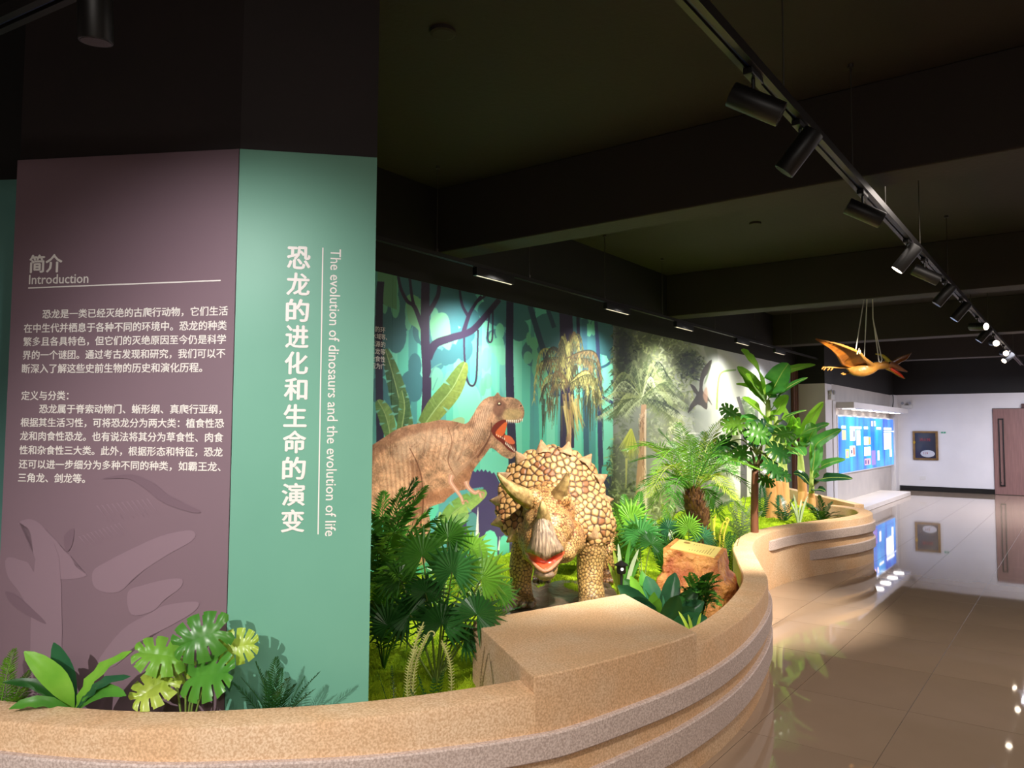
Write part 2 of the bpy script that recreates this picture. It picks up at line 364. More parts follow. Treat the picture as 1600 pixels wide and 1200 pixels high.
# ============================================================ THE PRINTED MURAL (a flat print on the wall; painted here as pixels)
CX0, CY0, CX1, CY1, SCN = 430, 380, 1243, 900, 3
CW, CHh = (CX1-CX0)*SCN, (CY1-CY0)*SCN
canvas = np.zeros((CHh, CW, 3), np.float32)
mr_ = np.random.default_rng(11)
def boxblur(a, r):
    r = int(r)
    if r < 1: return a
    for ax in (0, 1):
        p = [(0, 0)]*a.ndim; p[ax] = (r+1, r)
        c = np.cumsum(np.pad(a, p, mode='edge'), axis=ax, dtype=np.float32 if a.size < 4e5 else np.float64)
        n_ = a.shape[ax]
        hi = np.take(c, range(2*r+1, 2*r+1+n_), axis=ax); lo = np.take(c, range(0, n_), axis=ax)
        a = ((hi-lo)/(2*r+1)).astype(np.float32)
    return a
def vnoise(h, w, cell, seed, octaves=4, ax=1.0):
    r = np.random.default_rng(seed); out = np.zeros((h, w), np.float32); amp = 1; tot = 0
    for o in range(octaves):
        cy = max(1, cell/(2**o)); cx = cy*ax; gh, gw = int(h/cy)+3, int(w/cx)+3; g_ = r.random((gh, gw)).astype(np.float32)
        y = np.arange(h)/cy; x = np.arange(w)/cx; yi = y.astype(int); xi = x.astype(int); fy = (y-yi); fx = (x-xi)
        fy = fy*fy*(3-2*fy); fx = fx*fx*(3-2*fx)
        a = g_[yi][:, xi]*(1-fx)+g_[yi][:, xi+1]*fx; b = g_[yi+1][:, xi]*(1-fx)+g_[yi+1][:, xi+1]*fx
        out += amp*(a*(1-fy[:, None])+b*fy[:, None]); tot += amp; amp *= .5
    return out/tot
def pmask(P):
    """mask of polygon (photo px) -> (slice, mask)"""
    P = (np.asarray(P, float)-[CX0, CY0])*SCN
    x0, y0 = np.floor(P.min(0)).astype(int)-1; x1, y1 = np.ceil(P.max(0)).astype(int)+2
    x0, y0 = max(0, x0), max(0, y0); x1, y1 = min(CW, x1), min(CHh, y1)
    if x1 <= x0 or y1 <= y0: return None
    X = np.arange(x0, x1)+.5; Y = np.arange(y0, y1)+.5; M = np.zeros((y1-y0, x1-x0), bool)
    for i in range(len(P)):
        (ax_, ay), (bx, by) = P[i], P[(i+1) % len(P)]
        if ay == by: continue
        rows_ = np.where((Y >= min(ay, by)) & (Y < max(ay, by)))[0]
        if len(rows_) == 0: continue
        xi = ax_+(Y[rows_]-ay)*(bx-ax_)/(by-ay)
        M[rows_] ^= X[None, :] < xi[:, None]
    return (slice(y0, y1), slice(x0, x1)), M
def paint(P, col, a=1.0, sm=0, soft=0, tex=None):
    P = np.asarray(P, float)
    if sm: P = smooth_curve(P, sm, True)
    r = pmask(P)
    if r is None: return
    sl, M = r; M = M.astype(np.float32)
    if soft:
        k = int(soft*SCN*1.5); ys, xs = sl; y0, y1 = max(0, ys.start-k), min(CHh, ys.stop+k); x0, x1 = max(0, xs.start-k), min(CW, xs.stop+k)
        M2 = np.zeros((y1-y0, x1-x0), np.float32); M2[ys.start-y0:ys.stop-y0, xs.start-x0:xs.stop-x0] = M; M = boxblur(boxblur(M2, soft*SCN*.7), soft*SCN*.5); sl = (slice(y0, y1), slice(x0, x1))
    M = (M*a)[..., None]; c = np.array(col, np.float32)/255
    if tex is not None: c = c*tex[sl][..., None]
    canvas[sl] = canvas[sl]*(1-M)+c*M
def stroke(P, w0, w1, col, a=1.0, sm=6, soft=0):
    P = smooth_curve(P, sm) if sm and len(P) > 2 else np.asarray(P, float)
    T = np.gradient(P, axis=0); T /= np.linalg.norm(T, axis=1)[:, None]+1e-6; Nn = np.stack([-T[:, 1], T[:, 0]], 1)
    w_ = np.linspace(w0, w1, len(P))[:, None]/2
    paint(np.concatenate([P+Nn*w_, (P-Nn*w_)[::-1]]), col, a, 0, soft)
def circ(x, y, r, ry=None, n_=16): t = np.linspace(0, 2*PI, n_, endpoint=False); return np.stack([x+r*np.cos(t), y+(ry or r)*np.sin(t)], 1)
fine = .86+.28*vnoise(CHh, CW, 10, 5, 4); strk = .72+.56*vnoise(CHh, CW, 6, 9, 3, .8)
# ---- left print: flat-colour jungle
gy = np.linspace(0, 1, CHh)[:, None]; XS = int((958-CX0)*SCN)
base = np.stack([np.broadcast_to(v, (CHh, XS)) for v in ((96-8*gy)/255, (176+24*gy)/255, (160+4*gy)/255)], 2); canvas[:, :XS] = base
for i in range(-7, 16):       # broad pale and deep vertical bands (far trunks)
    x = 588+i*24+mr_.uniform(-6, 6); wd = mr_.uniform(6, 15); c = [(84, 150, 146), (118, 206, 176), (72, 134, 136), (130, 214, 184)][i % 4]
    paint([(x, 380), (x+wd, 380), (x+wd+mr_.uniform(-5, 8), 880), (x-4, 880)], c, .8)
def cloud(x, y, wd, ht, col, n_=9, a=1.0):
    for k in range(n_):
        paint(circ(x+mr_.uniform(-.5, .5)*wd, y+mr_.uniform(-.5, .5)*ht, wd*mr_.uniform(.16, .3), ht*mr_.uniform(.2, .34)), col, a)
for (x, y, wd, ht) in ((460, 440, 90, 120), (530, 450, 80, 110), (500, 580, 60, 90), (600, 500, 60, 110), (640, 475, 70, 90), (695, 470, 80, 60), (745, 470, 90, 50), (810, 500, 90, 60), (865, 520, 80, 80), (930, 520, 80, 70), (705, 540, 50, 60), (620, 600, 60, 70)):
    cloud(x, y, wd, ht, (62, 112, 118), 10)
for (x, y, wd, ht) in ((605, 450, 26, 60), (650, 500, 24, 60), (690, 520, 30, 60), (700, 600, 46, 50), (775, 540, 30, 60), (830, 545, 24, 40), (845, 590, 40, 70), (920, 500, 18, 50), (760, 590, 26, 60)):
    cloud(x, y, wd, ht, (104, 184, 146), 6, .95)
paint([(590, 424), (620, 430), (620, 484), (604, 478), (590, 470)], (96, 150, 112))
paint([(636, 462), (658, 470), (662, 520), (650, 512), (638, 500)], (110, 176, 128), 1, 4)
paint([(672, 500), (690, 488), (702, 500), (704, 545), (690, 540), (676, 528)], (112, 182, 140), 1, 4)
paint([(712, 600), (745, 605), (756, 660), (740, 700), (718, 650)], (120, 204, 172), 1, 4)
paint([(750, 710), (800, 700), (800, 880), (750, 880)], (112, 204, 176)); paint([(744, 690), (752, 640), (764, 640), (768, 700)], (128, 214, 184), 1, 3)
for k in range(9):
    x = 745+k*7; paint([(x, 540), (x+2, 540+mr_.uniform(30, 90)), (x+mr_.uniform(5, 12), 560+mr_.uniform(20, 90)), (x+9, 540)], (146, 218, 196), .25, soft=2)
TR = (54, 46, 66); TR2 = (42, 40, 62)
stroke([(665, 436), (664, 520), (667, 600), (663, 700), (664, 800)], 13, 15, TR)
stroke([(661, 515), (648, 480), (636, 470), (626, 450), (622, 430)], 7, 4, TR); stroke([(655, 500), (645, 470), (640, 434)], 5, 4, TR); stroke([(668, 492), (684, 462), (686, 440)], 8, 5, TR)
stroke([(668, 560), (680, 538), (705, 528), (735, 518), (755, 498), (780, 468)], 14, 8, TR); stroke([(724, 520), (733, 492), (746, 470), (752, 462)], 7, 3, TR); stroke([(732, 495), (722, 476), (718, 450)], 5, 3, TR); stroke([(742, 474), (758, 462), (764, 455)], 4, 3, TR)
stroke([(725, 522), (726, 560), (730, 594), (738, 603), (744, 592), (746, 550), (747, 515)], 3, 3, TR); stroke([(766, 480), (762, 520), (764, 534), (769, 530), (770, 500), (770, 478)], 2.5, 2.5, TR)
stroke([(595, 440), (593, 470), (592, 560), (594, 700), (592, 800)], 11, 12, TR2); stroke([(520, 380), (522, 560), (518, 900)], 16, 18, TR2); stroke([(470, 380), (466, 600), (470, 900)], 10, 12, (50, 70, 92)); stroke([(594, 490), (597, 470), (592, 452)], 3, 3, TR2)
stroke([(797, 468), (796, 560), (798, 650), (803, 760), (804, 880)], 11, 15, TR2)
stroke([(828, 478), (842, 525), (858, 575), (870, 620)], 8, 10, (48, 70, 88)); stroke([(856, 484), (866, 512)], 6, 7, (48, 70, 88))
stroke([(884, 488), (886, 560), (886, 700)], 20, 22, (48, 40, 66)); stroke([(903, 495), (905, 560)], 5, 5, TR2); stroke([(913, 498), (915, 640), (918, 800)], 8, 9, (56, 96, 110)); stroke([(931, 500), (936, 580), (938, 700), (942, 800)], 5, 9, (50, 64, 92))
stroke([(905, 560), (925, 575), (945, 572), (958, 562)], 4, 4, (50, 90, 110)); stroke([(918, 590), (935, 615), (958, 630)], 4, 5, (50, 70, 100)); stroke([(836, 600), (838, 700), (830, 800)], 8, 10, (70, 140, 140), .8)
stroke([(672, 590), (678, 575), (690, 568)], 3, 2, (88, 140, 130)); stroke([(676, 610), (684, 590)], 2, 2, (88, 140, 130))
# banana leaves
def bleaf(mid, wmax, col, col2, tears=6):
    P = smooth_curve(mid, 8); T = np.gradient(P, axis=0); T /= np.linalg.norm(T, axis=1)[:, None]+1e-6; Nn = np.stack([-T[:, 1], T[:, 0]], 1)
    t = np.linspace(0, 1, len(P)); w_ = (wmax*np.sin(PI*np.clip(t*.92+.06, 0, 1))**.6)[:, None]
    paint(np.concatenate([P+Nn*w_, (P-Nn*w_*.1)[::-1]]), col, 1, tex=fine); paint(np.concatenate([P+Nn*w_*.1, (P-Nn*w_)[::-1]]), col2, 1, tex=fine)
    for k in range(18):
        i = mr_.integers(2, len(P)-3); s_ = 1 if k % 2 else -1
        stroke([P[i], P[i]+Nn[i]*w_[i]*s_+T[i]*wmax*.4], .8, 1.6, col2 if k % 3 else (150, 176, 116), .3, 0)
    for k in range(tears):
        i = int(len(P)*(.15+.75*k/tears)); s_ = 1 if k % 2 else -1
        e = P[i]+Nn[i]*w_[i]*s_*1.1; paint([P[i]+Nn[i]*w_[i]*s_*.3, e-T[i]*2.5, e+T[i]*2.5], (110, 176, 156), .85)
    stroke(P, 2.2, 1.2, (150, 172, 110), .9, 0)
bleaf([(520, 760), (505, 690), (480, 640), (455, 590)], 18, (96, 128, 72), (72, 104, 60), 10)
bleaf([(642, 690), (630, 650), (618, 600), (602, 545)], 14, (82, 112, 66), (60, 90, 60), 14)
bleaf([(612, 690), (603, 650), (590, 625)], 12, (112, 142, 80), (88, 122, 70), 6)
bleaf([(655, 676), (680, 640), (708, 605), (727, 566)], 17, (120, 138, 66), (98, 122, 60), 3)
bleaf([(622, 700), (632, 640), (628, 610)], 9, (66, 98, 60), (88, 118, 66), 4)
paint([(700, 662), (716, 652), (726, 655), (722, 668), (706, 676)], (146, 180, 130), 1, 3)
# purple bush, arches and low leaves under the dinosaur
bush = [(706, 880), (704, 800)]+[(730+i*3.2, 742-6*math.sin(PI*i/14)-(3 if i % 2 else -1)) for i in range(15)]+[(784, 760), (790, 770), (800, 880)]
paint(bush, (72, 62, 104)); cloud(815, 830, 60, 60, (72, 62, 104)); cloud(830, 780, 50, 60, (84, 150, 142))
for (x, y, wd, c) in ((766, 828, 22, (112, 214, 180)), (788, 836, 16, (96, 190, 164)), (738, 800, 18, (90, 150, 150)), (735, 840, 14, (72, 160, 120)), (950, 720, 20, (84, 190, 170)), (812, 850, 16, (104, 206, 172))):
    paint([(x-wd/2, 880), (x-wd/2, y+12), (x-wd*.3, y+3), (x, y), (x+wd*.3, y+3), (x+wd/2, y+12), (x+wd/2, 880)], c)
paint(circ(955, 770, 16, 26), (44, 52, 88))
# ---- the roaring dinosaur
body = [(400, 800), (470, 748), (530, 722), (560, 708), (590, 690), (618, 672), (640, 664), (668, 660), (690, 656), (712, 659), (728, 662), (738, 650), (746, 636), (754, 626), (764, 620), (772, 619), (778, 613), (784, 620), (800, 621), (812, 627), (819, 640), (818, 652), (812, 660), (800, 660), (786, 658),
        (776, 664), (772, 676), (784, 686), (796, 694), (806, 708), (798, 717), (784, 712), (768, 700), (757, 712), (746, 726), (738, 738), (734, 752), (728, 764), (712, 778), (690, 786), (668, 796), (672, 816), (664, 880), (610, 880), (600, 820), (560, 806), (530, 792), (470, 792)]
Hb = pmask(smooth_curve(body, 5, True))
tx_ = np.clip(.42+.66*vnoise(CHh, CW, 34, 21, 5)+.45*(vnoise(CHh, CW, 5, 22, 3, .7)-.5), .3, 1.3)
paint(body, (230, 174, 132), 1, 5, tex=tx_)
(sy_, sx_), MB = Hb
save = canvas.copy()
BR = (112, 66, 44); HI = (236, 200, 168); PK = (196, 130, 108)
for (pts, c, a, sf) in (([(600, 800), (640, 790), (690, 786), (730, 760), (745, 735), (735, 725), (700, 760), (640, 772), (590, 780)], (150, 92, 64), .55, 6),
                        ([(740, 720), (752, 712), (768, 700), (760, 690), (745, 700), (735, 715)], BR, .5, 4),
                        ([(620, 690), (650, 676), (690, 672), (700, 690), (660, 705), (620, 720)], HI, .45, 8), ([(744, 650), (760, 630), (772, 630), (760, 660), (748, 690), (738, 690)], HI, .4, 5),
                        ([(640, 720), (655, 730), (662, 760), (660, 800), (650, 840), (640, 800), (642, 750)], BR, .4, 4), ([(598, 720), (630, 720), (645, 760), (630, 800), (600, 790)], (224, 178, 140), .4, 8),
                        ([(770, 640), (778, 624), (790, 630), (790, 640), (782, 650), (776, 650)], (108, 70, 56), .7, 2), ([(560, 712), (620, 672), (690, 656), (738, 656), (730, 668), (690, 668), (620, 688), (570, 730)], (152, 104, 78), .5, 3),
                        ([(790, 640), (812, 640), (816, 650), (800, 658), (786, 654)], (212, 188, 120), .5, 3), ([(690, 690), (720, 670), (735, 690), (715, 740), (690, 730)], (226, 190, 160), .35, 7)):
    paint(pts, c, a, 4, sf)
for k in range(620):     # skin wrinkles
    x = mr_.uniform(440, 745); y = mr_.uniform(665, 800); an = mr_.choice([.9, -.6, 1.3, .2])+mr_.normal()*.25; l = mr_.uniform(5, 16)
    stroke([(x, y), (x+math.cos(an)*l*.5, y+math.sin(an)*l*.5+1), (x+math.cos(an)*l, y+math.sin(an)*l)], .5, 1.2, BR if k % 3 else HI, .3, 3)
for k in range(90):
    x = mr_.uniform(738, 770); y = mr_.uniform(630, 715); stroke([(x, y), (x-4, y+mr_.uniform(6, 14))], .5, 1, BR if k % 3 else HI, .35, 0)
stroke([(640, 700), (652, 724), (659, 750), (661, 790), (655, 830)], 1.5, 2.5, (94, 54, 38), .8); stroke([(768, 660), (766, 680), (756, 700), (746, 715)], 1.5, 3, (96, 54, 38), .8); stroke([(700, 668), (706, 690), (700, 720), (712, 745)], 1, 2, BR, .6)
for k in range(16):      # folds following the body
    t = k/15; o_ = (t*34-17)
    stroke([(760-t*14, 690+t*16), (742-t*10, 712+t*14), (720-t*6, 728+t*16), (700, 742+t*18)], .6, 1.6, BR if k % 2 else HI, .42)
    stroke([(668+t*60, 664+t*2), (664+t*66, 690), (660+t*60, 716+t*4)], .5, 1.3, HI if k % 2 else BR, .34)
    stroke([(590+t*60, 700-t*14), (600+t*52, 740), (604+t*48, 790)], .5, 1.6, BR if k % 2 else HI, .34)
    stroke([(740+t*22, 640+t*4), (736+t*22, 664), (726+t*22, 690)], .5, 1.1, HI if k % 2 else BR, .4)
    stroke([(612+t*52, 800), (616+t*50, 835), (612+t*52, 880)], .5, 1.4, BR if k % 3 else HI, .4)
m3 = MB[..., None]; canvas[sy_, sx_] = np.where(m3, canvas[sy_, sx_], save[sy_, sx_])
# mouth, tongue, teeth, eye
paint([(772, 664), (784, 656), (794, 658), (790, 668), (790, 680), (802, 688), (806, 706), (796, 704), (784, 692), (774, 684), (768, 674)], (112, 36, 22), 1, 3)
paint([(774, 676), (786, 662), (792, 660), (789, 676), (780, 684)], (214, 96, 44), 1, 3); paint([(788, 680), (798, 682), (805, 692), (798, 694), (788, 688)], (222, 104, 62), 1, 3)
for k in range(9): x = 792+k*3; paint([(x-1.2, 656-(k > 6)*2), (x+1.2, 656-(k > 6)*2), (x+.3, 663-(k > 6)*2)], (244, 236, 220))
for k in range(7): x = 790+k*2.2; y = 694+k*1.8; paint([(x-1, y), (x+1, y+1), (x+1.2, y-6)], (240, 230, 214))
for k in range(5): x = 776+k*3; paint([(x-1, 680+k*1.6), (x+1, 681+k*1.6), (x+.2, 677+k*1.6)], (240, 230, 214))
paint(circ(780, 631, 3.2), (60, 34, 26)); paint(circ(780, 630.5, 1.6), (250, 236, 180)); paint(circ(814, 634, 1.3), (70, 40, 30))
# low banana leaves and arms
paint([(668, 880), (676, 820), (690, 790), (710, 770), (735, 764), (756, 762), (740, 775), (715, 800), (700, 840), (694, 880)], (86, 158, 160), 1, 4)
bleaf([(694, 830), (705, 805), (730, 785), (760, 768)], 15, (150, 182, 96), (118, 158, 78), 5); bleaf([(672, 865), (695, 835), (715, 815), (732, 803)], 10, (146, 184, 112), (120, 160, 90), 4)
stroke([(676, 850), (684, 820), (688, 800)], 3, 4, (158, 190, 120)); stroke([(745, 855), (746, 820), (747, 792)], 7, .5, (226, 226, 222)); stroke([(779, 860), (781, 838)], 3, .5, (220, 224, 214))
for pts in ([(706, 742), (704, 752), (710, 762), (720, 776), (724, 788)], [(728, 752), (732, 762), (742, 770), (748, 768), (752, 778)]):
    stroke(pts, 8, 4, (206, 150, 126))
    stroke(pts, 2, 1, (238, 204, 180), .7)
stroke([(748, 769), (756, 770), (754, 780)], 3, 1.5, (196, 140, 120)); stroke([(722, 786), (728, 782), (732, 786)], 3, 1.5, (196, 140, 120))
# palm on the flat print
for k in range(46):
    an = mr_.uniform(-PI*1.05, PI*.05); cx, cy = (890, 600) if k % 2 else (885, 560)
    L_f = mr_.uniform(28, 50); ex, ey = cx+math.cos(an)*L_f, cy+math.sin(an)*L_f*.9; tipx, tipy = cx+math.cos(an)*L_f*1.15, ey+mr_.uniform(14, 60)
    P = smooth_curve([(cx, cy), (cx+math.cos(an)*L_f*.6, cy+math.sin(an)*L_f*.85), (ex, ey+6), (tipx, tipy)], 7)
    c = [(74, 74, 48), (112, 108, 64), (56, 54, 40), (146, 142, 84), (96, 80, 54)][k % 5]; c2 = [min(255, int(v*1.35)) for v in c]
    stroke(P, 2, 1, c, 1, 0)
    for q in range(2, len(P), 1):
        for s_ in (-1, 1): stroke([P[q], P[q]+[s_*mr_.uniform(1, 5), mr_.uniform(7, 17)]], 1.5, .4, c2 if q % 2 else c, .85, 0)
stroke([(892, 640), (889, 680), (887, 720)], 7, 9, (170, 132, 96)); stroke([(893, 640), (890, 720)], 1.5, 2, (226, 180, 140), .8)
for k in range(40):
    x = mr_.uniform(845, 945); y = mr_.uniform(610, 650); stroke([(x, y), (x+mr_.uniform(-3, 3), y+mr_.uniform(25, 55))], 3, .5, [(70, 70, 46), (104, 98, 60), (56, 62, 50)][k % 3], .7, 0)
for k in range(24):
    x = mr_.uniform(878, 905); y = mr_.uniform(612, 640); stroke([(x, y), (x+mr_.uniform(2, 14), y+mr_.uniform(30, 60))], 3, 1, [(184, 160, 92), (150, 128, 76), (206, 186, 120)][k % 3], .7, 0)
# ---- right print: misty photographic jungle
tx0 = XS; Wd = CW-XS
nz = vnoise(CHh, Wd, 150, 31, 5); nf = vnoise(CHh, Wd, 14, 32, 4)
xx = np.linspace(958, 1243, Wd)[None]; yy = np.linspace(CY0, CY1, CHh)[:, None]
fogc = np.exp(-(((xx-1120)/95)**2+((yy-600)/110)**2))
b0 = np.clip(.55+.35*fogc+.25*(nz-.5), 0, 1)
canvas[:, XS:] = np.stack([b0*.86, b0*.88, b0*.82], 2)
def foliage(x, y, rx, ry, cols, n_=260, l=7, a=.75, fan=False):
    c0 = np.mean(np.array(cols[:4], float), 0)*.8
    for k in range(9):
        paint(circ(x+mr_.uniform(-.6, .6)*rx, y+mr_.uniform(-.6, .6)*ry, rx*mr_.uniform(.25, .5), ry*mr_.uniform(.2, .45)), c0*mr_.uniform(.75, 1.15), .5, soft=4)
    for k in range(n_):
        t = mr_.uniform(0, 2*PI); r_ = math.sqrt(mr_.uniform(0, 1)); px, py = x+rx*r_*math.cos(t), y+ry*r_*math.sin(t)
        c = cols[mr_.integers(len(cols))]; an = mr_.uniform(0, PI) if not fan else math.atan2(py-y, px-x)+mr_.normal()*.4; ll = l*mr_.uniform(.5, 1.4)
        stroke([(px, py), (px+math.cos(an)*ll*.5, py+math.sin(an)*ll*.5), (px+math.cos(an)*ll, py+math.sin(an)*ll)], mr_.uniform(2, 4.5), .5, np.array(c)*mr_.uniform(.8, 1.2), a, 0)
dk = [(48, 58, 36), (66, 78, 46), (88, 100, 60), (40, 50, 38)]; md_ = [(112, 126, 78), (142, 152, 96), (88, 106, 64), (168, 176, 118)]; lt = [(186, 196, 150), (206, 214, 176), (160, 172, 122)]
foliage(1010, 560, 55, 60, md_, 520); foliage(975, 560, 20, 120, dk, 300); foliage(1060, 560, 34, 50, lt, 240); foliage(1080, 570, 22, 24, dk+md_, 220); foliage(1042, 640, 45, 60, md_+lt, 420)
foliage(970, 760, 24, 90, dk+md_, 420, a=.7); foliage(1210, 640, 34, 90, [(70, 90, 74), (96, 116, 96), (50, 66, 56), (130, 146, 130)], 520, 9, .6)
paint([(962, 640), (1040, 640), (1060, 880), (960, 880)], (150, 156, 140), .5, 0, 8); foliage(1000, 800, 60, 50, md_+lt+dk, 520, 9, .6)
paint([(1070, 640), (1110, 640), (1110, 690), (1070, 690)], (132, 138, 132), .6, 0, 5)
for k in range(9): y = 672+k*5; stroke([(1064, y), (1112, y)], 1.4, 1.4, (230, 232, 226) if k % 2 else (150, 156, 150), .7, 0)
paint([(1140, 540), (1200, 560), (1196, 760), (1128, 760)], (242, 246, 226), .85, 3, 12); paint([(1205, 560), (1222, 560), (1222, 860), (1206, 860)], (210, 224, 214), .6, 0, 5); paint([(1222, 570), (1243, 570), (1243, 880), (1222, 880)], (74, 92, 84), .7, 0, 3)
paint([(1090, 528), (1135, 536), (1160, 560), (1100, 560)], (250, 250, 250), .8, 2, 10); paint([(1125, 528), (1232, 550), (1232, 600), (1180, 590)], (226, 230, 246), .8, 2, 8)
foliage(1165, 650, 14, 30, [(120, 150, 90), (90, 120, 70)], 130, 7, .6); foliage(1148, 690, 12, 50, [(96, 110, 60), (130, 140, 90)], 120, 7, .5)
stroke([(1163, 660), (1162, 740), (1163, 860)], 9, 11, (74, 74, 74), .85); stroke([(1153, 620), (1161, 650), (1163, 700)], 5, 8, (84, 82, 80), .8); stroke([(1182, 640), (1184, 850)], 5, 6, (90, 100, 90), .7)
stroke([(1120, 640), (1122, 600), (1128, 582), (1150, 578)], 3, 2.5, (136, 178, 74), .9)
paint([(1100, 545), (1106, 528), (1116, 532), (1122, 560), (1114, 572)], (190, 196, 186), .9, 3, 1)
# palm trunk and crown
for k in range(70):
    an = mr_.uniform(-PI*1.15, PI*.15); L_f = mr_.uniform(25, 70); cx, cy = 1003, 622
    P = smooth_curve([(cx, cy), (cx+math.cos(an)*L_f*.6, cy+math.sin(an)*L_f), (cx+math.cos(an)*L_f, cy+math.sin(an)*L_f*.9+14)], 5)
    c = (md_+dk+lt)[mr_.integers(11)]
    for q in range(1, len(P)):
        for s_ in (-2, -1, 0, 1, 2): stroke([P[q], P[q]+[s_*3.5, mr_.uniform(5, 12)]], 1.5, .4, c, .5, 0)
    stroke(P, 1.6, .8, c, .8, 0)
stroke([(1006, 632), (1004, 700), (1001, 760), (1000, 880)], 8, 18, (190, 150, 116)); stroke([(1009, 640), (1008, 700), (1010, 880)], 2, 4, (236, 214, 188), .8)
for k in range(70): y = mr_.uniform(640, 870); x = 1003+mr_.uniform(-5, 5); stroke([(x, y), (x+mr_.uniform(-2, 2), y+9)], 1.6, .5, [(120, 88, 62), (226, 196, 164)][k % 2], .7, 0)
paint([(997, 755), (1012, 755), (1014, 880), (994, 880)], (226, 222, 200), .55, 0, 2)
for an in np.linspace(.35*PI, .72*PI, 17): stroke([(986, 670), (986+math.cos(an)*30, 670+math.sin(an)*(52-abs(an-PI/2)*18))], 3, .8, (204, 206, 92) if int(an*20) % 2 else (166, 172, 70), .9, 0)
stroke([(979, 716), (978, 762)], 4, 1, (212, 206, 120), .8)
# flying reptile printed on it
paint([(1112, 562), (1108, 580), (1100, 592), (1098, 610), (1106, 620), (1113, 634), (1106, 626), (1104, 640), (1090, 632), (1075, 646), (1079, 632), (1088, 618), (1084, 612), (1078, 600), (1086, 604), (1092, 612), (1094, 590), (1100, 574)], (66, 60, 50), 1, 3)
paint([(1098, 618), (1104, 604), (1106, 620), (1104, 630)], (176, 138, 112), .8, 3, 1); paint([(1100, 600), (1108, 575), (1112, 562), (1106, 590)], (86, 110, 62), .7, 3, 1)
# ---- to a texture in wall metres
MY0, MY1, MZ0, MZ1, RES = 3.0, 15.3, .3, 2.88, .0042
tw, th_ = int((MY1-MY0)/RES), int((MZ1-MZ0)/RES)
Yv = (np.arange(tw)+.5)/tw*(MY1-MY0)+MY0; Zv = (np.arange(th_)+.5)/th_*(MZ1-MZ0)+MZ0
PX = np.empty((th_, tw)); 
GY, GZ = np.meshgrid(Yv, Zv); P3 = np.stack([np.full_like(GY, XM+.01), GY, GZ], -1)
px, py = project(P3)
canvas = boxblur(canvas, 1)
ix = np.clip(((px-CX0)*SCN).astype(int), 0, CW-1); iy = np.clip(((py-CY0)*SCN).astype(int), 0, CHh-1)
img = canvas[iy, ix]
img = np.clip(img, .02, .95)
im = bpy.data.images.new('mural_print', tw, th_); rgba = np.ones((th_, tw, 4), np.float32); rgba[..., :3] = img; im.pixels.foreach_set(rgba.ravel()); im.update(); im.pack()
def image_mat(name, im, rough=.45, spec=.4):
    m = bpy.data.materials.new(name); m.use_nodes = True; nt = m.node_tree; b = nt.nodes['Principled BSDF']; b.inputs['Roughness'].default_value = rough; b.inputs['Specular IOR Level'].default_value = spec
    t = nt.nodes.new('ShaderNodeTexImage'); t.image = im; nt.links.new(t.outputs[0], b.inputs[0]); return m
m_mural = image_mat('mural_print', im, .42)
mural = empty('jungle_mural', (XM, 8.2, 0), kind='thing', label='long wall mural print of jungle with a roaring brown dinosaur behind the planting', cat='mural')
def panel(name, y0, y1):
    V = [(XM+.002, y0, MZ0), (XM+.01, y0, MZ0), (XM+.002, y1, MZ0), (XM+.01, y1, MZ0), (XM+.002, y0, MZ1), (XM+.01, y0, MZ1), (XM+.002, y1, MZ1), (XM+.01, y1, MZ1)]
    F = [(1, 3, 7, 5), (0, 1, 5, 4), (2, 6, 7, 3), (4, 5, 7, 6), (0, 2, 3, 1)]
    o = mk(name, V, F, m_mural, mural); uv = o.data.uv_layers.new(name='UVMap')
    for p in o.data.polygons:
        for li in p.loop_indices:
            v = V[o.data.loops[li].vertex_index]; uv.data[li].uv = ((v[1]-MY0)/(MY1-MY0), (v[2]-MZ0)/(MZ1-MZ0))
    return o
# joints between the sheets are left open by 2 mm
SEAM = float(onx(958, 508, XM)[1])
sh = [MY0, float(onx(611, 560, XM)[1]), SEAM, float(onx(1082, 600, XM)[1]), MY1]
for a_, b_ in zip(sh[:-1], sh[1:]): panel('print_sheet', a_+.001, b_-.001)
del canvas, save, img, rgba
# lettering at the left end of the mural (the column hides the start of each line)
nM = np.array([1., 0, 0]); AM = np.array([XM+.0115, 0, 0]); uM = np.array([0, 1., 0])
for k, (s_, wd) in enumerate((('样的环', 25), ('水域等、', 24), ('水源的', 24), ('三龙等', 24), ('杂食性', 24), ('应为广', 22))):
    yb = 517+k*11.7; P0 = onx(602-wd+(3 if k == 1 else 0), yb, XM+.014); P1 = onx(602+(3 if k == 1 else 0), yb, XM+.014); T0 = onx(602, yb-9, XM+.014); B0 = onx(602, yb, XM+.014)
    letter('mural_lettering', s_, P0, uM, Z3, w=float(P1[1]-P0[1]), h=float(T0[2]-B0[2]), parent=mural, bold=0)
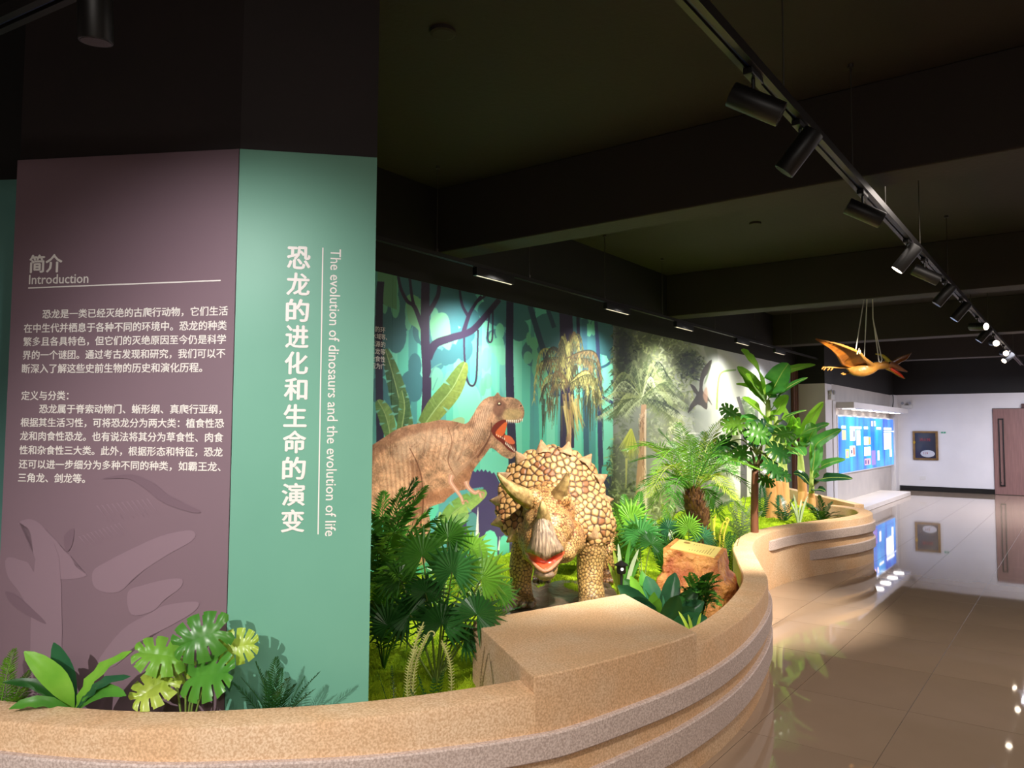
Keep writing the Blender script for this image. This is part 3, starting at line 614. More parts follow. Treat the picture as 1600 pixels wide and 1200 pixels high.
# ============================================================ SANDSTONE PLANTER
def stone(name, c1, c2, c3):
    m = bpy.data.materials.new(name); m.use_nodes = True; nt = m.node_tree; N = nt.nodes; L = nt.links; b = N['Principled BSDF']; b.inputs['Roughness'].default_value = .62; b.inputs['Specular IOR Level'].default_value = .3
    tc = N.new('ShaderNodeTexCoord')
    n1 = N.new('ShaderNodeTexNoise'); n1.inputs['Scale'].default_value = 120; n1.inputs['Detail'].default_value = 4
    n2 = N.new('ShaderNodeTexNoise'); n2.inputs['Scale'].default_value = 3.5; n2.inputs['Detail'].default_value = 5
    for x in (n1, n2): L.new(tc.outputs['Object'], x.inputs['Vector'])
    r1 = N.new('ShaderNodeMapRange'); r1.inputs[1].default_value = .38; r1.inputs[2].default_value = .62; L.new(n1.outputs[0], r1.inputs[0])
    r2 = N.new('ShaderNodeMapRange'); r2.inputs[1].default_value = .4; r2.inputs[2].default_value = .65; L.new(n2.outputs[0], r2.inputs[0])
    a = N.new('ShaderNodeMix'); a.data_type = 'RGBA'; a.inputs[6].default_value = lin(c1); a.inputs[7].default_value = lin(c2); L.new(r2.outputs[0], a.inputs[0])
    c = N.new('ShaderNodeMix'); c.data_type = 'RGBA'; c.inputs[7].default_value = lin(c3); L.new(a.outputs[2], c.inputs[6])
    mm = N.new('ShaderNodeMath'); mm.operation = 'MULTIPLY'; mm.inputs[1].default_value = .7; L.new(r1.outputs[0], mm.inputs[0]); L.new(mm.outputs[0], c.inputs[0])
    L.new(c.outputs[2], b.inputs['Base Color'])
    bp = N.new('ShaderNodeBump'); bp.inputs['Strength'].default_value = .35; bp.inputs['Distance'].default_value = .004; L.new(n1.outputs[0], bp.inputs['Height']); L.new(bp.outputs[0], b.inputs['Normal'])
    return m
m_sand = stone('orange_sandstone', (230, 190, 148), (232, 202, 168), (186, 144, 104))
m_pink = stone('pinkish_granite', (222, 204, 196), (216, 198, 190), (160, 138, 128))
out_pts = [(-5.4, .3), (-4.6, .56), (-3.7, .86), (-3.06, 1.12), (-2.64, 1.35), (-2.36, 1.6), (-2.04, 1.97), (-1.75, 2.49), (-1.6, 2.98), (-1.51, 3.5), (-1.52, 4.1), (-1.62, 4.75), (-1.78, 5.35), (-2.06, 6.0), (-2.36, 6.7), (-2.53, 7.35), (-2.56, 8.0), (-2.47, 8.6), (-2.3, 9.2), (-2.15, 9.8), (-2.13, 10.35), (-2.3, 10.85), (-2.55, 11.12), (-2.8, 11.25)]
OUT = smooth_curve(out_pts, 10)
def offs(P, d):
    T = np.gradient(P, axis=0); T /= np.linalg.norm(T, axis=1)[:, None]; return P+np.stack([T[:, 1], -T[:, 0]], 1)*d
TW = .17; HW = .57
INN = offs(OUT, -TW)
planter = empty('curved_stone_planter', (-1.9, 4.0, 0), label='long low wavy sandstone planter wall with pinkish raised bands', cat='planter')
def sweep(name, P, prof, m, parent, closedprof=True, prof2=None):
    """prof: list of (offset outward, z); prof2(i,t)-> profile override"""
    V = []; n_ = len(P); k = len(prof)
    T = np.gradient(P, axis=0); T /= np.linalg.norm(T, axis=1)[:, None]; Nn = np.stack([T[:, 1], -T[:, 0]], 1)
    for i in range(n_):
        pr = prof if prof2 is None else prof2(i, i/(n_-1))
        for (o, z) in pr: V.append((P[i][0]+Nn[i][0]*o, P[i][1]+Nn[i][1]*o, z))
    F = []
    for i in range(n_-1):
        for j in range(k): F.append((i*k+j, (i+1)*k+j, (i+1)*k+(j+1) % k, i*k+(j+1) % k))
    F += [tuple(range(k)), tuple((n_-1)*k+j for j in range(k))[::-1]]
    o = mk(name, V, F, m, parent, smooth=False); return o
def autosm(o, ang=35):
    me = o.data; me.polygons.foreach_set('use_smooth', [True]*len(me.polygons))
    try: me.set_sharp_from_angle(angle=math.radians(ang))
    except Exception: pass
    return o
prof = [(0, 0), (0, HW-.012), (-.004, HW-.004), (-.012, HW), (-TW+.008, HW), (-TW, HW-.008), (-TW, 0)]
autosm(sweep('wall', OUT, prof, m_sand, planter))
def band(i0, i1, zf, th, t0=.0, t1=.0, dep=.028):
    P = OUT[i0:i1]
    n_ = len(P)
    def pr(i, t):
        z1, z0 = zf(t, P[i]); d = dep
        if t0 and t < t0: d *= math.sin(PI/2*t/t0); 
        if t1 and t > 1-t1: d *= math.sin(PI/2*max(0, (1-t))/t1)
        d = max(d, .0005)
        return [(-.03, z0), (d-.005, z0), (d, z0+.006), (d, z1-.006), (d-.005, z1), (-.03, z1)]
    autosm(sweep('stone_band', P, pr(0, 0), m_pink, planter, prof2=pr))
nO = len(OUT)
ipin = int(np.argmin(np.hypot(OUT[:, 0]+2.25, OUT[:, 1]-6.45)))
iy = lambda y: int(np.argmin(np.abs(OUT[:, 1]-y)+(OUT[:, 0] < -3)*0))
def z1a(t, p): s_ = p[1]; v = np.interp(s_, [.3, 1.3, 2.6, 3.5, 5, 6.5], [.475, .468, .41, .43, .44, .46]); return v, v-np.interp(s_, [.3, 1.5, 2.7, 3.5, 5], [.10, .105, .10, .105, .11])
def z2a(t, p): s_ = p[1]; v = np.interp(s_, [.3, 1.3, 2.6, 3.5, 5, 6.5], [.27, .26, .215, .25, .255, .26]); return v, v-.135
band(0, ipin, z1a, .1, 0, .18); band(0, ipin, z2a, .13, 0, .18)
def z1b(t, p): return .487-.01*t, .385-.02*t
def z2b(t, p): return .285, .175-.015*t
def z3b(t, p): return .10, .02
band(iy(7.75), nO, z1b, .1, .03); band(iy(8.7), nO, z2b, .1, .12)
# end wall running back to the mural wall
EW = np.array([(-2.46, 11.42), (-3.4, 12.72), (-4.55, 14.35)])
autosm(sweep('end_wall', EW, [(.0, 0), (.0, HW+.012), (-.13, HW+.012), (-.13, 0)], m_sand, planter), 20)
# the seat block set on the wall
i0 = int(np.argmin(np.hypot(OUT[:, 0]+1.76, OUT[:, 1]-2.50))); i1 = int(np.argmin(np.hypot(OUT[:, 0]+1.51, OUT[:, 1]-3.52)))
fr = offs(OUT[i0:i1+1], .0012)
poly = [tuple(p) for p in fr]+[(-2.2, 4.06), (-2.5, 3.02)]
blk = G().prism(poly, .0, .632)
ch = [tuple(p) for p in offs(OUT[i0:i1+1], -TW-.01)]+[(-2.2, 4.06), (-2.5, 3.02)]
seat = blk.mk('seat_block', m_sand, planter); bevel(seat, .006)
# ============================================================ MOSS GROUND
def gh(x, y):
    """height of the mossy ground"""
    v = .30+.035*math.sin(x*2.3+1)*math.cos(y*1.7)+.03*math.sin(y*3.1+x*1.2)
    v += .07*max(0, min(1, (-2.4-x)/1.5))*max(0, min(1, (y-3)/1.5))
    v += .05*noise.noise(Vector((x*3, y*3, 0)))+.02*noise.noise(Vector((x*9, y*9, 4)))
    if y > 7: v += .05*min(1, (y-7)/2)
    return v
inpoly = [tuple(p) for p in offs(OUT, -TW*.6)]+[(-4.58, 14.2), (-4.58, .5)]
PA = np.array(inpoly)
def inside(x, y):
    c = False; n_ = len(inpoly); j = n_-1
    for i in range(n_):
        xi, yi = inpoly[i]; xj, yj = inpoly[j]
        if (yi > y) != (yj > y) and x < (xj-xi)*(y-yi)/(yj-yi)+xi: c = not c
        j = i
    return c
st = .045; gx = np.arange(-4.62, -1.4, st); gy_ = np.arange(.9, 14.4, st)
idx = {}; V = []; F = []
ins = np.zeros((len(gx), len(gy_)), bool)
X_, Y_ = np.meshgrid(gx, gy_, indexing='ij')
cc = np.zeros_like(ins); j = len(inpoly)-1
for i in range(len(inpoly)):
    xi, yi = inpoly[i]; xj, yj = inpoly[j]
    if yi != yj: cc ^= ((yi > Y_) != (yj > Y_)) & (X_ < (xj-xi)*(Y_-yi)/(yj-yi)+xi)
    j = i
for i in range(len(gx)):
    for j in range(len(gy_)):
        if cc[i, j]: idx[i, j] = len(V); V.append((gx[i], gy_[j], gh(gx[i], gy_[j])))
for (i, j), a in idx.items():
    b, c, d_ = idx.get((i+1, j)), idx.get((i+1, j+1)), idx.get((i, j+1))
    if b is not None and c is not None and d_ is not None: F.append((a, b, c, d_))
m_moss = mat('moss', (104, 138, 20), .9, (170, 198, 36), 6, bump=(60, .8, .02), spec=.1, contrast=1.6)
m_mossb = mat('moss_blades', (126, 166, 28), .8, (196, 218, 50), 4, spec=.15, trans=.3, contrast=1.6)
mk('moss_ground', V, F, m_moss, None, smooth=True, label='bright green moss covering the planter ground', cat='moss', kind='stuff')
# short moss strands
bv = []; bf = []; cand = np.array(V); N_B = 65000
wts = 1/np.clip(np.hypot(cand[:, 0], cand[:, 1])-1.5, .6, 20)**1.3; wts /= wts.sum()
pick = rng.choice(len(cand), N_B, p=wts); jx = rng.uniform(-st/2, st/2, (N_B, 2)); an = rng.uniform(0, 2*PI, N_B); ln = rng.uniform(.012, .04, N_B); le = rng.normal(0, .5, (N_B, 2))
dist_ = np.hypot(cand[pick, 0], cand[pick, 1]); wd = .0022*np.clip(dist_/4, .7, 3)
b0 = cand[pick].copy(); b0[:, :2] += jx; b0[:, 2] -= .006
tp = b0+np.stack([le[:, 0]*ln, le[:, 1]*ln, ln], 1); dx = np.stack([np.cos(an)*wd, np.sin(an)*wd, np.zeros(N_B)], 1)
BV = np.stack([b0-dx, b0+dx, tp], 1).reshape(-1, 3); me = bpy.data.meshes.new('moss_strands')
me.from_pydata(BV.tolist(), [], np.arange(N_B*3).reshape(-1, 3).tolist()); me.materials.append(m_mossb); me.update()
o = bpy.data.objects.new('moss_strands', me); COL.objects.link(o); tagit(o, 'short fuzzy strands of the bright moss', 'moss', None, 'stuff')
# ============================================================ HORNED DINOSAUR STATUE
TD = 5.25
def tp_(px, py, dy=0): return at(px, py, TD+dy)
tz = gh(*tp_(870, 940)[:2])
tri = empty('horned_dinosaur_statue', (tp_(890, 945, .3)[0], tp_(890, 945, .3)[1], tz), label='brown scaly horned dinosaur statue with frill facing out of the planting, red mouth open', cat='statue')
VR = unit([CR[0], CR[1], 0]); VA = unit([CF[0], CF[1], 0]); PXM = TD/FPX
def limb(g, pts, n_=14):
    """pts: (px,py,dy,radius in px)"""
    P = smooth_curve([tp_(a, b, c) for a, b, c, r in pts], 5); R = smooth_curve([[r*PXM] for *_, r in pts], 5)[:, 0]
    g.tube(P, R, n_)
    g.ball(P[0], R[0], 12, 8); g.ball(P[-1], R[-1], 12, 8)
g = G()
rotA = np.array([VR, VA, Z3])     # local x right, y away, z up
def blob(px, py, dy, rx, ry, rz): g.ball(tp_(px, py, dy), (rx*PXM, ry*PXM, rz*PXM), 20, 14, rot=rotA)
# trunk behind the frill, going back and to the right
limb(g, [(868, 805, .2, 44), (880, 795, .50, 56), (890, 795, .9, 62), (900, 800, 1.3, 60), (908, 815, 1.6, 40), (918, 835, 2.0, 20), (935, 855, 2.4, 9)], 22)
# front legs
limb(g, [(922, 800, .18, 34), (925, 828, .12, 28), (922, 858, .10, 22), (922, 890, .10, 19.5), (924, 925, .06, 19), (925, 940, .04, 20)])
limb(g, [(832, 815, .22, 30), (822, 845, .16, 22), (815, 880, .12, 17.5), (814, 915, .10, 16.5), (816, 937, .06, 18)])
limb(g, [(936, 820, .15, 26), (930, 850, .13, 20), (925, 870, .11, 19)])
for (fx, fy, s_) in ((925, 942, 1), (817, 940, -1)):
    blob(fx, fy, -.01, 21, 22, 9)
    for k in (-1, 0, 1): blob(fx+k*13, fy+2, -.08, 8, 10, 6)
# hind legs
limb(g, [(858, 830, 1.15, 34), (850, 860, 1.1, 24), (846, 885, 1.1, 15), (846, 900, 1.05, 15)]); blob(846, 903, 1.0, 17, 20, 6)
limb(g, [(938, 830, 1.25, 34), (945, 865, 1.15, 24), (948, 890, 1.15, 15), (948, 904, 1.1, 15)]); blob(948, 906, 1.05, 17, 20, 6)
# skull
blob(857, 800, -.05, 40, 44, 34); blob(856, 822, -.18, 38, 44, 34); blob(851, 845, -.30, 31, 36, 30); blob(849, 866, -.32, 25, 22, 22)
blob(826, 838, -.10, 18, 40, 24); blob(892, 840, -.08, 20, 40, 26); blob(880, 862, -.2, 20, 26, 18); blob(832, 862, -.22, 15, 26, 16)
limb(g, [(838, 786, -.12, 17), (832, 778, -.18, 14)]); limb(g, [(874, 788, -.12, 17), (878, 780, -.16, 14)])
limb(g, [(858, 780, -.06, 26), (850, 805, -.26, 16), (848, 822, -.38, 10)])
# lower jaw
limb(g, [(852, 868, -.12, 20), (852, 885, -.28, 19), (850, 893, -.40, 13)])
# frill: a thick curved fan
FCp = (862, 792)
Rf = lambda a: np.interp(abs(a), [0, 40, 80, 105, 125, 140], [94, 90, 84, 86, 80, 62])
def frillpt(a, r, d):
    """angle in degrees (0 up, + to the right), radius px, depth offset"""
    x = math.sin(math.radians(a))*r; z = math.cos(math.radians(a))*r
    dy = .02+.0022*z+.000020*x*x-.0000*z+d
    return tp_(FCp[0]+x, FCp[1]-z, dy)
NA, NR = 72, 9; Vf = []; 
for side in (0, 1):
    for i in range(NA+1):
        a = -140+280*i/NA
        sc = 1+.028*math.cos(math.radians(a*360/23.3))
        for j in range(NR+1):
            r = Rf(a)*sc*(j/NR)
            th = .055*(1-.55*(j/NR)**2)
            Vf.append(frillpt(a, r, -th*.5 if side == 0 else th*.5+.02))
Ff = []; K = (NA+1)*(NR+1)
for i in range(NA):
    for j in range(NR):
        a0 = i*(NR+1)+j; Ff += [(a0, a0+1, a0+NR+2, a0+NR+1), (K+a0, K+a0+NR+1, K+a0+NR+2, K+a0+1)]
    a0 = i*(NR+1)+NR; Ff.append((a0, K+a0, K+a0+NR+1, a0+NR+1))
for j in range(NR):
    Ff.append((j, K+j, K+j+1, j+1)); b = NA*(NR+1)+j; Ff.append((b, b+1, K+b+1, K+b))
g.add(Vf, Ff)
body = g.mk('body', mat('tmp_skin', (200, 160, 110)), tri)
md = body.modifiers.new('r', 'REMESH'); md.mode = 'VOXEL'; md.voxel_size = .0125
md = body.modifiers.new('s', 'SMOOTH'); md.iterations = 5; md.factor = .6
md = body.modifiers.new('d', 'SUBSURF'); md.levels = 1; md.render_levels = 1; md.subdivision_type = 'SIMPLE'
bpy.context.view_layer.update()
dg = bpy.context.evaluated_depsgraph_get(); me = bpy.data.meshes.new_from_object(body.evaluated_get(dg)); body.modifiers.clear(); body.data = me
nv = len(me.vertices); co = np.empty(nv*3, np.float32); me.vertices.foreach_get('co', co); co = co.reshape(-1, 3).astype(float); no = np.empty(nv*3, np.float32); me.vertices.foreach_get('normal', no); no = no.reshape(-1, 3)
wc = co+np.array(tri.location)
# local picture-plane coordinates of the statue, used to size the scales by body region
rel = wc-tp_(862, 792); lx = rel@VR/PXM; lz = rel[:, 2]/PXM; ly = rel@VA
rad = np.hypot(lx, lz)
def region_size():
    s_ = np.full(nv, .021); fr_ = (ly < .40) & (ly > -.13) & (lz > -60) & (rad > 30) & (rad < 112) & ((lz > 5) | (np.abs(lx) > 46))
    s_[fr_] = .040; s_[(ly < -.13)] = .015; s_[lz < -78] = .020
    return s_, fr_
size, isfr = region_size()
order = rng.permutation(nv); cell = {}; seeds = []
CS = .045
for i in order:
    p = wc[i]; s_ = size[i]*(.75+.5*((i*7919) % 97)/97); k = (int(p[0]//CS), int(p[1]//CS), int(p[2]//CS)); ok = True
    for dx in (-1, 0, 1):
        for dy in (-1, 0, 1):
            for dz in (-1, 0, 1):
                for (q, sq) in cell.get((k[0]+dx, k[1]+dy, k[2]+dz), ()):
                    if (p[0]-q[0])**2+(p[1]-q[1])**2+(p[2]-q[2])**2 < (.5*(s_+sq))**2: ok = False; break
                if not ok: break
            if not ok: break
        if not ok: break
    if ok: cell.setdefault(k, []).append((p, s_)); seeds.append((p, s_))
kd = kdtree.KDTree(len(seeds))
for i, (p, s_) in enumerate(seeds): kd.insert(p, i)
kd.balance()
edge = np.empty(nv); cid = np.empty(nv, int)
for i in range(nv):
    (a, ia, da), (b, ib, db) = kd.find_n(wc[i], 2); edge[i] = (db-da)/max(seeds[ia][1], 1e-4); cid[i] = ia
h = np.clip(edge/.45, 0, 1)**.6
amp = np.where(isfr, .012, .0055); amp[ly < -.13] = .003
# torso and leg skin: big folds
fold = np.array([noise.noise(Vector((p[0]*6, p[1]*6, p[2]*9))) for p in wc])
co2 = co+no*((h*amp)+np.where(isfr, 0, fold*.012))[:, None]
me.vertices.foreach_set('co', co2.astype(np.float32).ravel())
cr = rng.random(len(seeds))[cid]
base = np.array([lin((182, 134, 84))[:3], lin((214, 172, 112))[:3], lin((150, 100, 62))[:3]])
c = base[0]*(1-cr[:, None])+base[1]*cr[:, None]; sel = cr < .12; c[sel] = base[2]
dark = np.array(lin((50, 32, 20))[:3]); hh = np.clip((edge-.06)/.32, 0, 1)[:, None]**1.1
c = dark*(1-hh)+c*hh
rust = np.clip(np.array([noise.noise(Vector((p[0]*4+9, p[1]*4, p[2]*4))) for p in wc])*1.6+.1, 0, .75)[:, None]
c = c*(1-rust)+c*rust*np.array([.86, .66, .50])
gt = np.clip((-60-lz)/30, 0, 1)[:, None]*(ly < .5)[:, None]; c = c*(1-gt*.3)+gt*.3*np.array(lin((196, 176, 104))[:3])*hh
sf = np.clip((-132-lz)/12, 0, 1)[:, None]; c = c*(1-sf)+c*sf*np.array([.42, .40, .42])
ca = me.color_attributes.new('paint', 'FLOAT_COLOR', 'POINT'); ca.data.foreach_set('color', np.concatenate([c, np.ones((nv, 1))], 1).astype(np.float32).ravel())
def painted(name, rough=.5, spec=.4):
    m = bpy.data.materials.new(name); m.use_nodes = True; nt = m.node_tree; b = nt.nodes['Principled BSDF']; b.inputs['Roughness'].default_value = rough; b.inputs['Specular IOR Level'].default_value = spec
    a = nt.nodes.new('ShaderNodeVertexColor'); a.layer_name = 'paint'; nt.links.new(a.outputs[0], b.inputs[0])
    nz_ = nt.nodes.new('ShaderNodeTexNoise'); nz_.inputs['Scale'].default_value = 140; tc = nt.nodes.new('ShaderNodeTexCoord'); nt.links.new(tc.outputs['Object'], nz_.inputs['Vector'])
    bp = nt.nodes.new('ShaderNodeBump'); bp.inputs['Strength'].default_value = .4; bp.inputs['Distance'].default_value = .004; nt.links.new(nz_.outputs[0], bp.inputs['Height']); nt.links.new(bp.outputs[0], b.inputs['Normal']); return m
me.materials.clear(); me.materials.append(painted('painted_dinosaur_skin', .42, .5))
me.polygons.foreach_set('use_smooth', [True]*len(me.polygons)); me.update()
# horns
m_horn = mat('horn', (206, 176, 116), .45, (112, 84, 48), 20, stretch=(1, 1, 1), bump=(40, .5), contrast=1.3)
def ridged(name, pts, m, n_=20, ridges=7, amp_=.10, parent=tri, label=None, flat=1.0):
    P = smooth_curve([tp_(*p[:3]) for p in pts], 7); R = smooth_curve([[p[3]*PXM] for p in pts], 7)[:, 0]; T = np.gradient(P, axis=0); T /= np.linalg.norm(T, axis=1)[:, None]
    V = []; sd = np.cross(T[0], VA); k = len(P)
    for i in range(k):
        sd = unit(sd-T[i]*np.dot(sd, T[i])); bb = np.cross(T[i], sd)
        for j in range(n_):
            a = 2*PI*j/n_; r = R[i]*(1+amp_*math.sin(ridges*a+i*.12)); V.append(P[i]+r*(math.cos(a)*sd+flat*math.sin(a)*bb))
    F = [(i*n_+j, i*n_+(j+1) % n_, (i+1)*n_+(j+1) % n_, (i+1)*n_+j) for i in range(k-1) for j in range(n_)]+[tuple(range(n_))[::-1], tuple((k-1)*n_+j for j in range(n_))]
    return mk(name, V, F, m, parent, smooth=True, label=label)
ridged('brow_horn', [(838, 786, -.12, 15), (822, 777, -.20, 13.5), (806, 768, -.27, 10.5), (792, 757, -.32, 7), (778, 741, -.36, 2)], m_horn, label='brow horn curving left to a pale tip')
ridged('brow_horn', [(869, 790, -.12, 15), (873, 775, -.17, 13), (879, 762, -.22, 9), (884, 750, -.26, 5.5), (887, 738, -.28, 1.5)], m_horn, label='brow horn standing upright')
ridged('nose_horn', [(850, 812, -.36, 10), (849, 802, -.40, 8.5), (848, 792, -.43, 5.5), (847, 783, -.44, 1.5)], m_horn)
# frill spikes
m_spk = mat('spike_horn', (206, 170, 130), .5, (150, 108, 70), 30, bump=(50, .5))
for a in (-128, -106, -84, -58, -33, -9, 15, 37, 60, 83, 104, 124):
    r = Rf(a); b0 = frillpt(a, r-9, 0); b1 = frillpt(a, r+13, -.012); P = np.array([b0*(1-t)+b1*t for t in np.linspace(0, 1, 6)])
    R = PXM*np.array([13.5, 11.5, 9, 6.3, 3.6, 1.2]); gg = G()
    V = []; T = unit(b1-b0); s1 = unit(np.cross(T, VA)); s2 = unit(np.cross(T, s1))
    for i in range(6):
        for j in range(12):
            an = 2*PI*j/12; rr = R[i]*(1+.09*(j % 2)); V.append(P[i]+rr*(math.cos(an)*s1+.72*math.sin(an)*s2))
    F = [(i*12+j, i*12+(j+1) % 12, (i+1)*12+(j+1) % 12, (i+1)*12+j) for i in range(5) for j in range(12)]+[tuple(60+j for j in range(12))]
    mk('frill_spike', V, F, m_spk, tri, smooth=True)
# beak: upper, striated; red mouth; lower lip
def strip_mesh(name, rows_, m, parent=tri, closed=False, smooth=True, label=None):
    V = [tp_(*p) for r_ in rows_ for p in r_]; k = len(rows_[0]); F = [(i*k+j, i*k+j+1, (i+1)*k+j+1, (i+1)*k+j) for i in range(len(rows_)-1) for j in range(k-1)]
    return mk(name, V, F, m, parent, smooth=smooth, label=label)
rows_ = []
for py, x0, x1, d in ((806, 843, 853, -.37), (812, 838, 859, -.395), (822, 834, 864, -.42), (834, 831, 869, -.445), (846, 828, 874, -.46), (856, 825, 879, -.465), (861, 824, 881, -.455)):
    r_ = []
    for j in range(33):
        t = j/32; x = x0+(x1-x0)*t; e = abs(2*t-1); bulge = (1-e**2.2)**.6
        yy_ = py+(15*(1-e)**1.3 if py == 861 else (9*(1-e)**1.3 if py == 856 else (4*(1-e) if py == 846 else 0)))
        r_.append((x, yy_, d-.03+.11*(1-bulge)+(.004 if j % 4 == 1 else 0)-.005*(py > 850)))
    rows_.append(r_)
m_beak = mat('beak_horn', (184, 158, 130), .4, (92, 74, 58), 26, stretch=(3, 3, .35), bump=(60, .4), contrast=1.4)
bk = strip_mesh('beak', rows_, m_beak, label='grey brown striated beak'); md = bk.modifiers.new('solid', 'SOLIDIFY'); md.thickness = .012
md.offset = 0
m_red = mat('red_mouth', (206, 52, 28), .25, (228, 96, 60), 12, coat=.4)
rows_ = []
for t in np.linspace(0, 1, 8):
    r_ = []
    for j in range(17):
        u_ = j/16; e = abs(2*u_-1); x = 823+(880-823)*u_; top = 858+(1-e)*9; bot = 866+(1-e**1.6)*27-1*(e)
        x = 851+(x-851)*(1-.10*t*(1-e)); yy_ = top+(bot-top)*t
        r_.append((x, yy_, -.475+.04*math.sin(PI*t)*(1-e)+.14*e*e-.05*t*(1-e)))
    rows_.append(r_)
lp = strip_mesh('mouth', rows_, m_red, label='open red mouth'); md = lp.modifiers.new('solid', 'SOLIDIFY'); md.thickness = .012
P = [tp_(823+57*t, 866+(1-abs(2*t-1)**1.6)*27, -.525+.20*abs(2*t-1)**2) for t in np.linspace(0, 1, 15)]
G().tube(P, [.005]+[.012]*13+[.005], 8).mk('lower_lip', mat('lip_skin', (196, 130, 98), .5, (150, 104, 74), 30, bump=(60, .4)), tri, smooth=True)
G().ball(tp_(850, 897, -.47), (.075, .05, .03), 18, 10).mk('chin', mat('chin_horn', (170, 140, 110), .5, (96, 74, 56), 26, bump=(60, .5)), tri, smooth=True)
for sx, px, py, dy in ((-1, 833, 812, -.24), (1, 882, 815, -.22)):
    G().ball(tp_(px, py, dy), .017, 12, 8).mk('eye', mat('glossy_eye', (60, 30, 14), .1, coat=1), tri, smooth=True)
m_claw = mat('claw_horn', (78, 66, 60), .35, (130, 112, 96), 20)
for (fx, fy, dy) in ((925, 944, -.13), (817, 943, -.13), (846, 905, .86)):
    for k in (-1, 0, 1): G().ball(tp_(fx+k*13*(.8 if dy > 0 else 1), fy+2, dy), (.020, .024, .022), 12, 8).mk('claw', m_claw, tri, smooth=True)
# rippled rock base
bc = tp_(886, 930, .42); gg = []; ff = []; nb = 44; zz = gh(bc[0], bc[1])
def tpz(px, py, dy): return tp_(px, py, dy)
pl = smooth_curve([(-.36, -.48), (.0, -.56), (.32, -.50), (.44, -.1), (.46, .5), (.42, 1.0), (0, 1.1), (-.28, .95), (-.40, .4), (-.44, -.1)], 5, True)
V = []; F = []; npl = len(pl); org = tp_(880, 930, 0); org[2] = 0
rings = [(1, -.12), (1.0, .015), (.95, .045), (.8, .055), (.6, .06), (.4, .06), (.2, .062)]
for (s_, z) in rings:
    for p in pl:
        q = org+VR*p[0]*s_+VA*(.3+(p[1]-.3)*s_); 
        V.append((q[0], q[1], tz+z-.02+(.018*math.sin(p[1]*s_*22+2*math.sin(p[0]*s_*7)) if z > .03 else 0)))
for i in range(len(rings)-1):
    for j in range(npl): F.append((i*npl+j, i*npl+(j+1) % npl, (i+1)*npl+(j+1) % npl, (i+1)*npl+j))
F.append(tuple((len(rings)-1)*npl+j for j in range(npl)))
mk('base_slab', V, F, mat('grey_brown_rock', (130, 112, 92), .35, (84, 72, 60), 7, bump=(14, .6, .03), stretch=(1, 1, 1)), tri, smooth=True, label='dark rippled rock base')
# ============================================================ TRACKS AND SPOTLIGHTS
TH = 3.05; TX = -1.03
m_rail = mat('dark_rail_metal', (44, 42, 42), .4, metal=.3); m_lamp = mat('matt_black_lamp', (22, 21, 21), .42, spec=.5); m_slot = mat('rail_slot', (8, 8, 12), .4)
m_wire = mat('steel_wire', (90, 86, 80), .4, metal=.8)
def rail(name, A_, B_, label, w_=.036, h_=.034, group=None):
    A_ = np.array(A_, float); B_ = np.array(B_, float); t = unit(B_-A_); s_ = np.array([t[1], -t[0], 0]); up = Z3
    root = empty(name, (A_+B_)/2, label, 'track rail', group)
    def bar(nm, o0, o1, z0, z1, m, a=A_, b=B_):
        V = []
        for q in (a, b):
            for o_ in (o0, o1):
                for z in (z0, z1): V.append(q+s_*o_+up*z)
        return mk(nm, V, [(0, 1, 3, 2), (4, 6, 7, 5), (0, 4, 5, 1), (2, 3, 7, 6), (1, 5, 7, 3), (0, 2, 6, 4)], m, root)
    bar('rail_body', -w_/2, w_/2, .012, h_, m_rail); bar('rail_lip', -w_/2, -w_*.14, 0, .012, m_rail); bar('rail_lip', w_*.14, w_/2, 0, .012, m_rail)
    bar('copper_strip', -w_*.05, w_*.05, .008, .013, mat('blue_insulator', (40, 60, 110), .4))
    return root, A_, t
def rod(x, y, z, root=None, nm='suspension_rod'):
    gq = G().tube([(x, y, z), (x, y, CEIL)], .0035, 6).tube([(x, y, CEIL-.02), (x, y, CEIL)], .018, 10).tube([(x, y, z), (x, y, z+.03)], .010, 8)
    return gq.mk(nm, m_wire, root)
rr, _, _ = rail('aisle_track_rail', (TX, 1.2, TH), (TX, 20, TH), 'long black track rail hanging over the aisle with many spotlights', .066, .046)
for y in (1.7, 3.4, 4.68, 5.6, 6.98, 8.6, 10.5, 12.6, 15, 17.5): rod(TX, y, TH+.05, rr)
def track_lamp(px_y, dirv, lit, label, group, x=TX, z=TH, L=.22, R=.050, power=0, aim=None, angle=50, col=(1, .9, .76), blend=.7):
    y = px_y; root = empty('track_spotlight', (x, y, z), label, 'spotlight', group); d_ = unit(dirv)
    bevel(G().box((x-.02, y-.065, z-.026), (x+.02, y+.065, z)).mk('adapter', m_lamp, root), .003)
    c0 = np.array([x, y, z-.026]); p = c0+np.array([0, 0, -.10])
    G().tube([c0, p], .008, 8).mk('stem', m_lamp, root)
    a = p-d_*L*.45; b = p+d_*L*.55
    cyl = G().tube([a, a+d_*.004, b-d_*.003, b], [R*.96, R, R, R*.97], 28); autosm(cyl.mk('barrel', m_lamp, root))
    if lit: G().tube([b-d_*.001, b+d_*.0015], R*.86, 24).mk('lens', mat('lit_lens', (255, 240, 220), .3, emit=((255, 236, 210), 5)), root)
    else: G().tube([b-d_*.001, b+d_*.001], R*.86, 24).mk('lens', mat('dark_lens', (60, 58, 54), .2), root)
    if power: spot('lamp_light', b+d_*.03, np.array(aim), power, angle, blend, col, .025, parent=root)
    return root
A_T = (.72, .30, -.42); B_T = (-.62, -.12, -.78)
lab = lambda s_: s_
track_lamp(3.0, A_T, False, 'nearest aisle spotlight, large black cylinder at the top of the aisle rail', 'aisle rail spotlights')
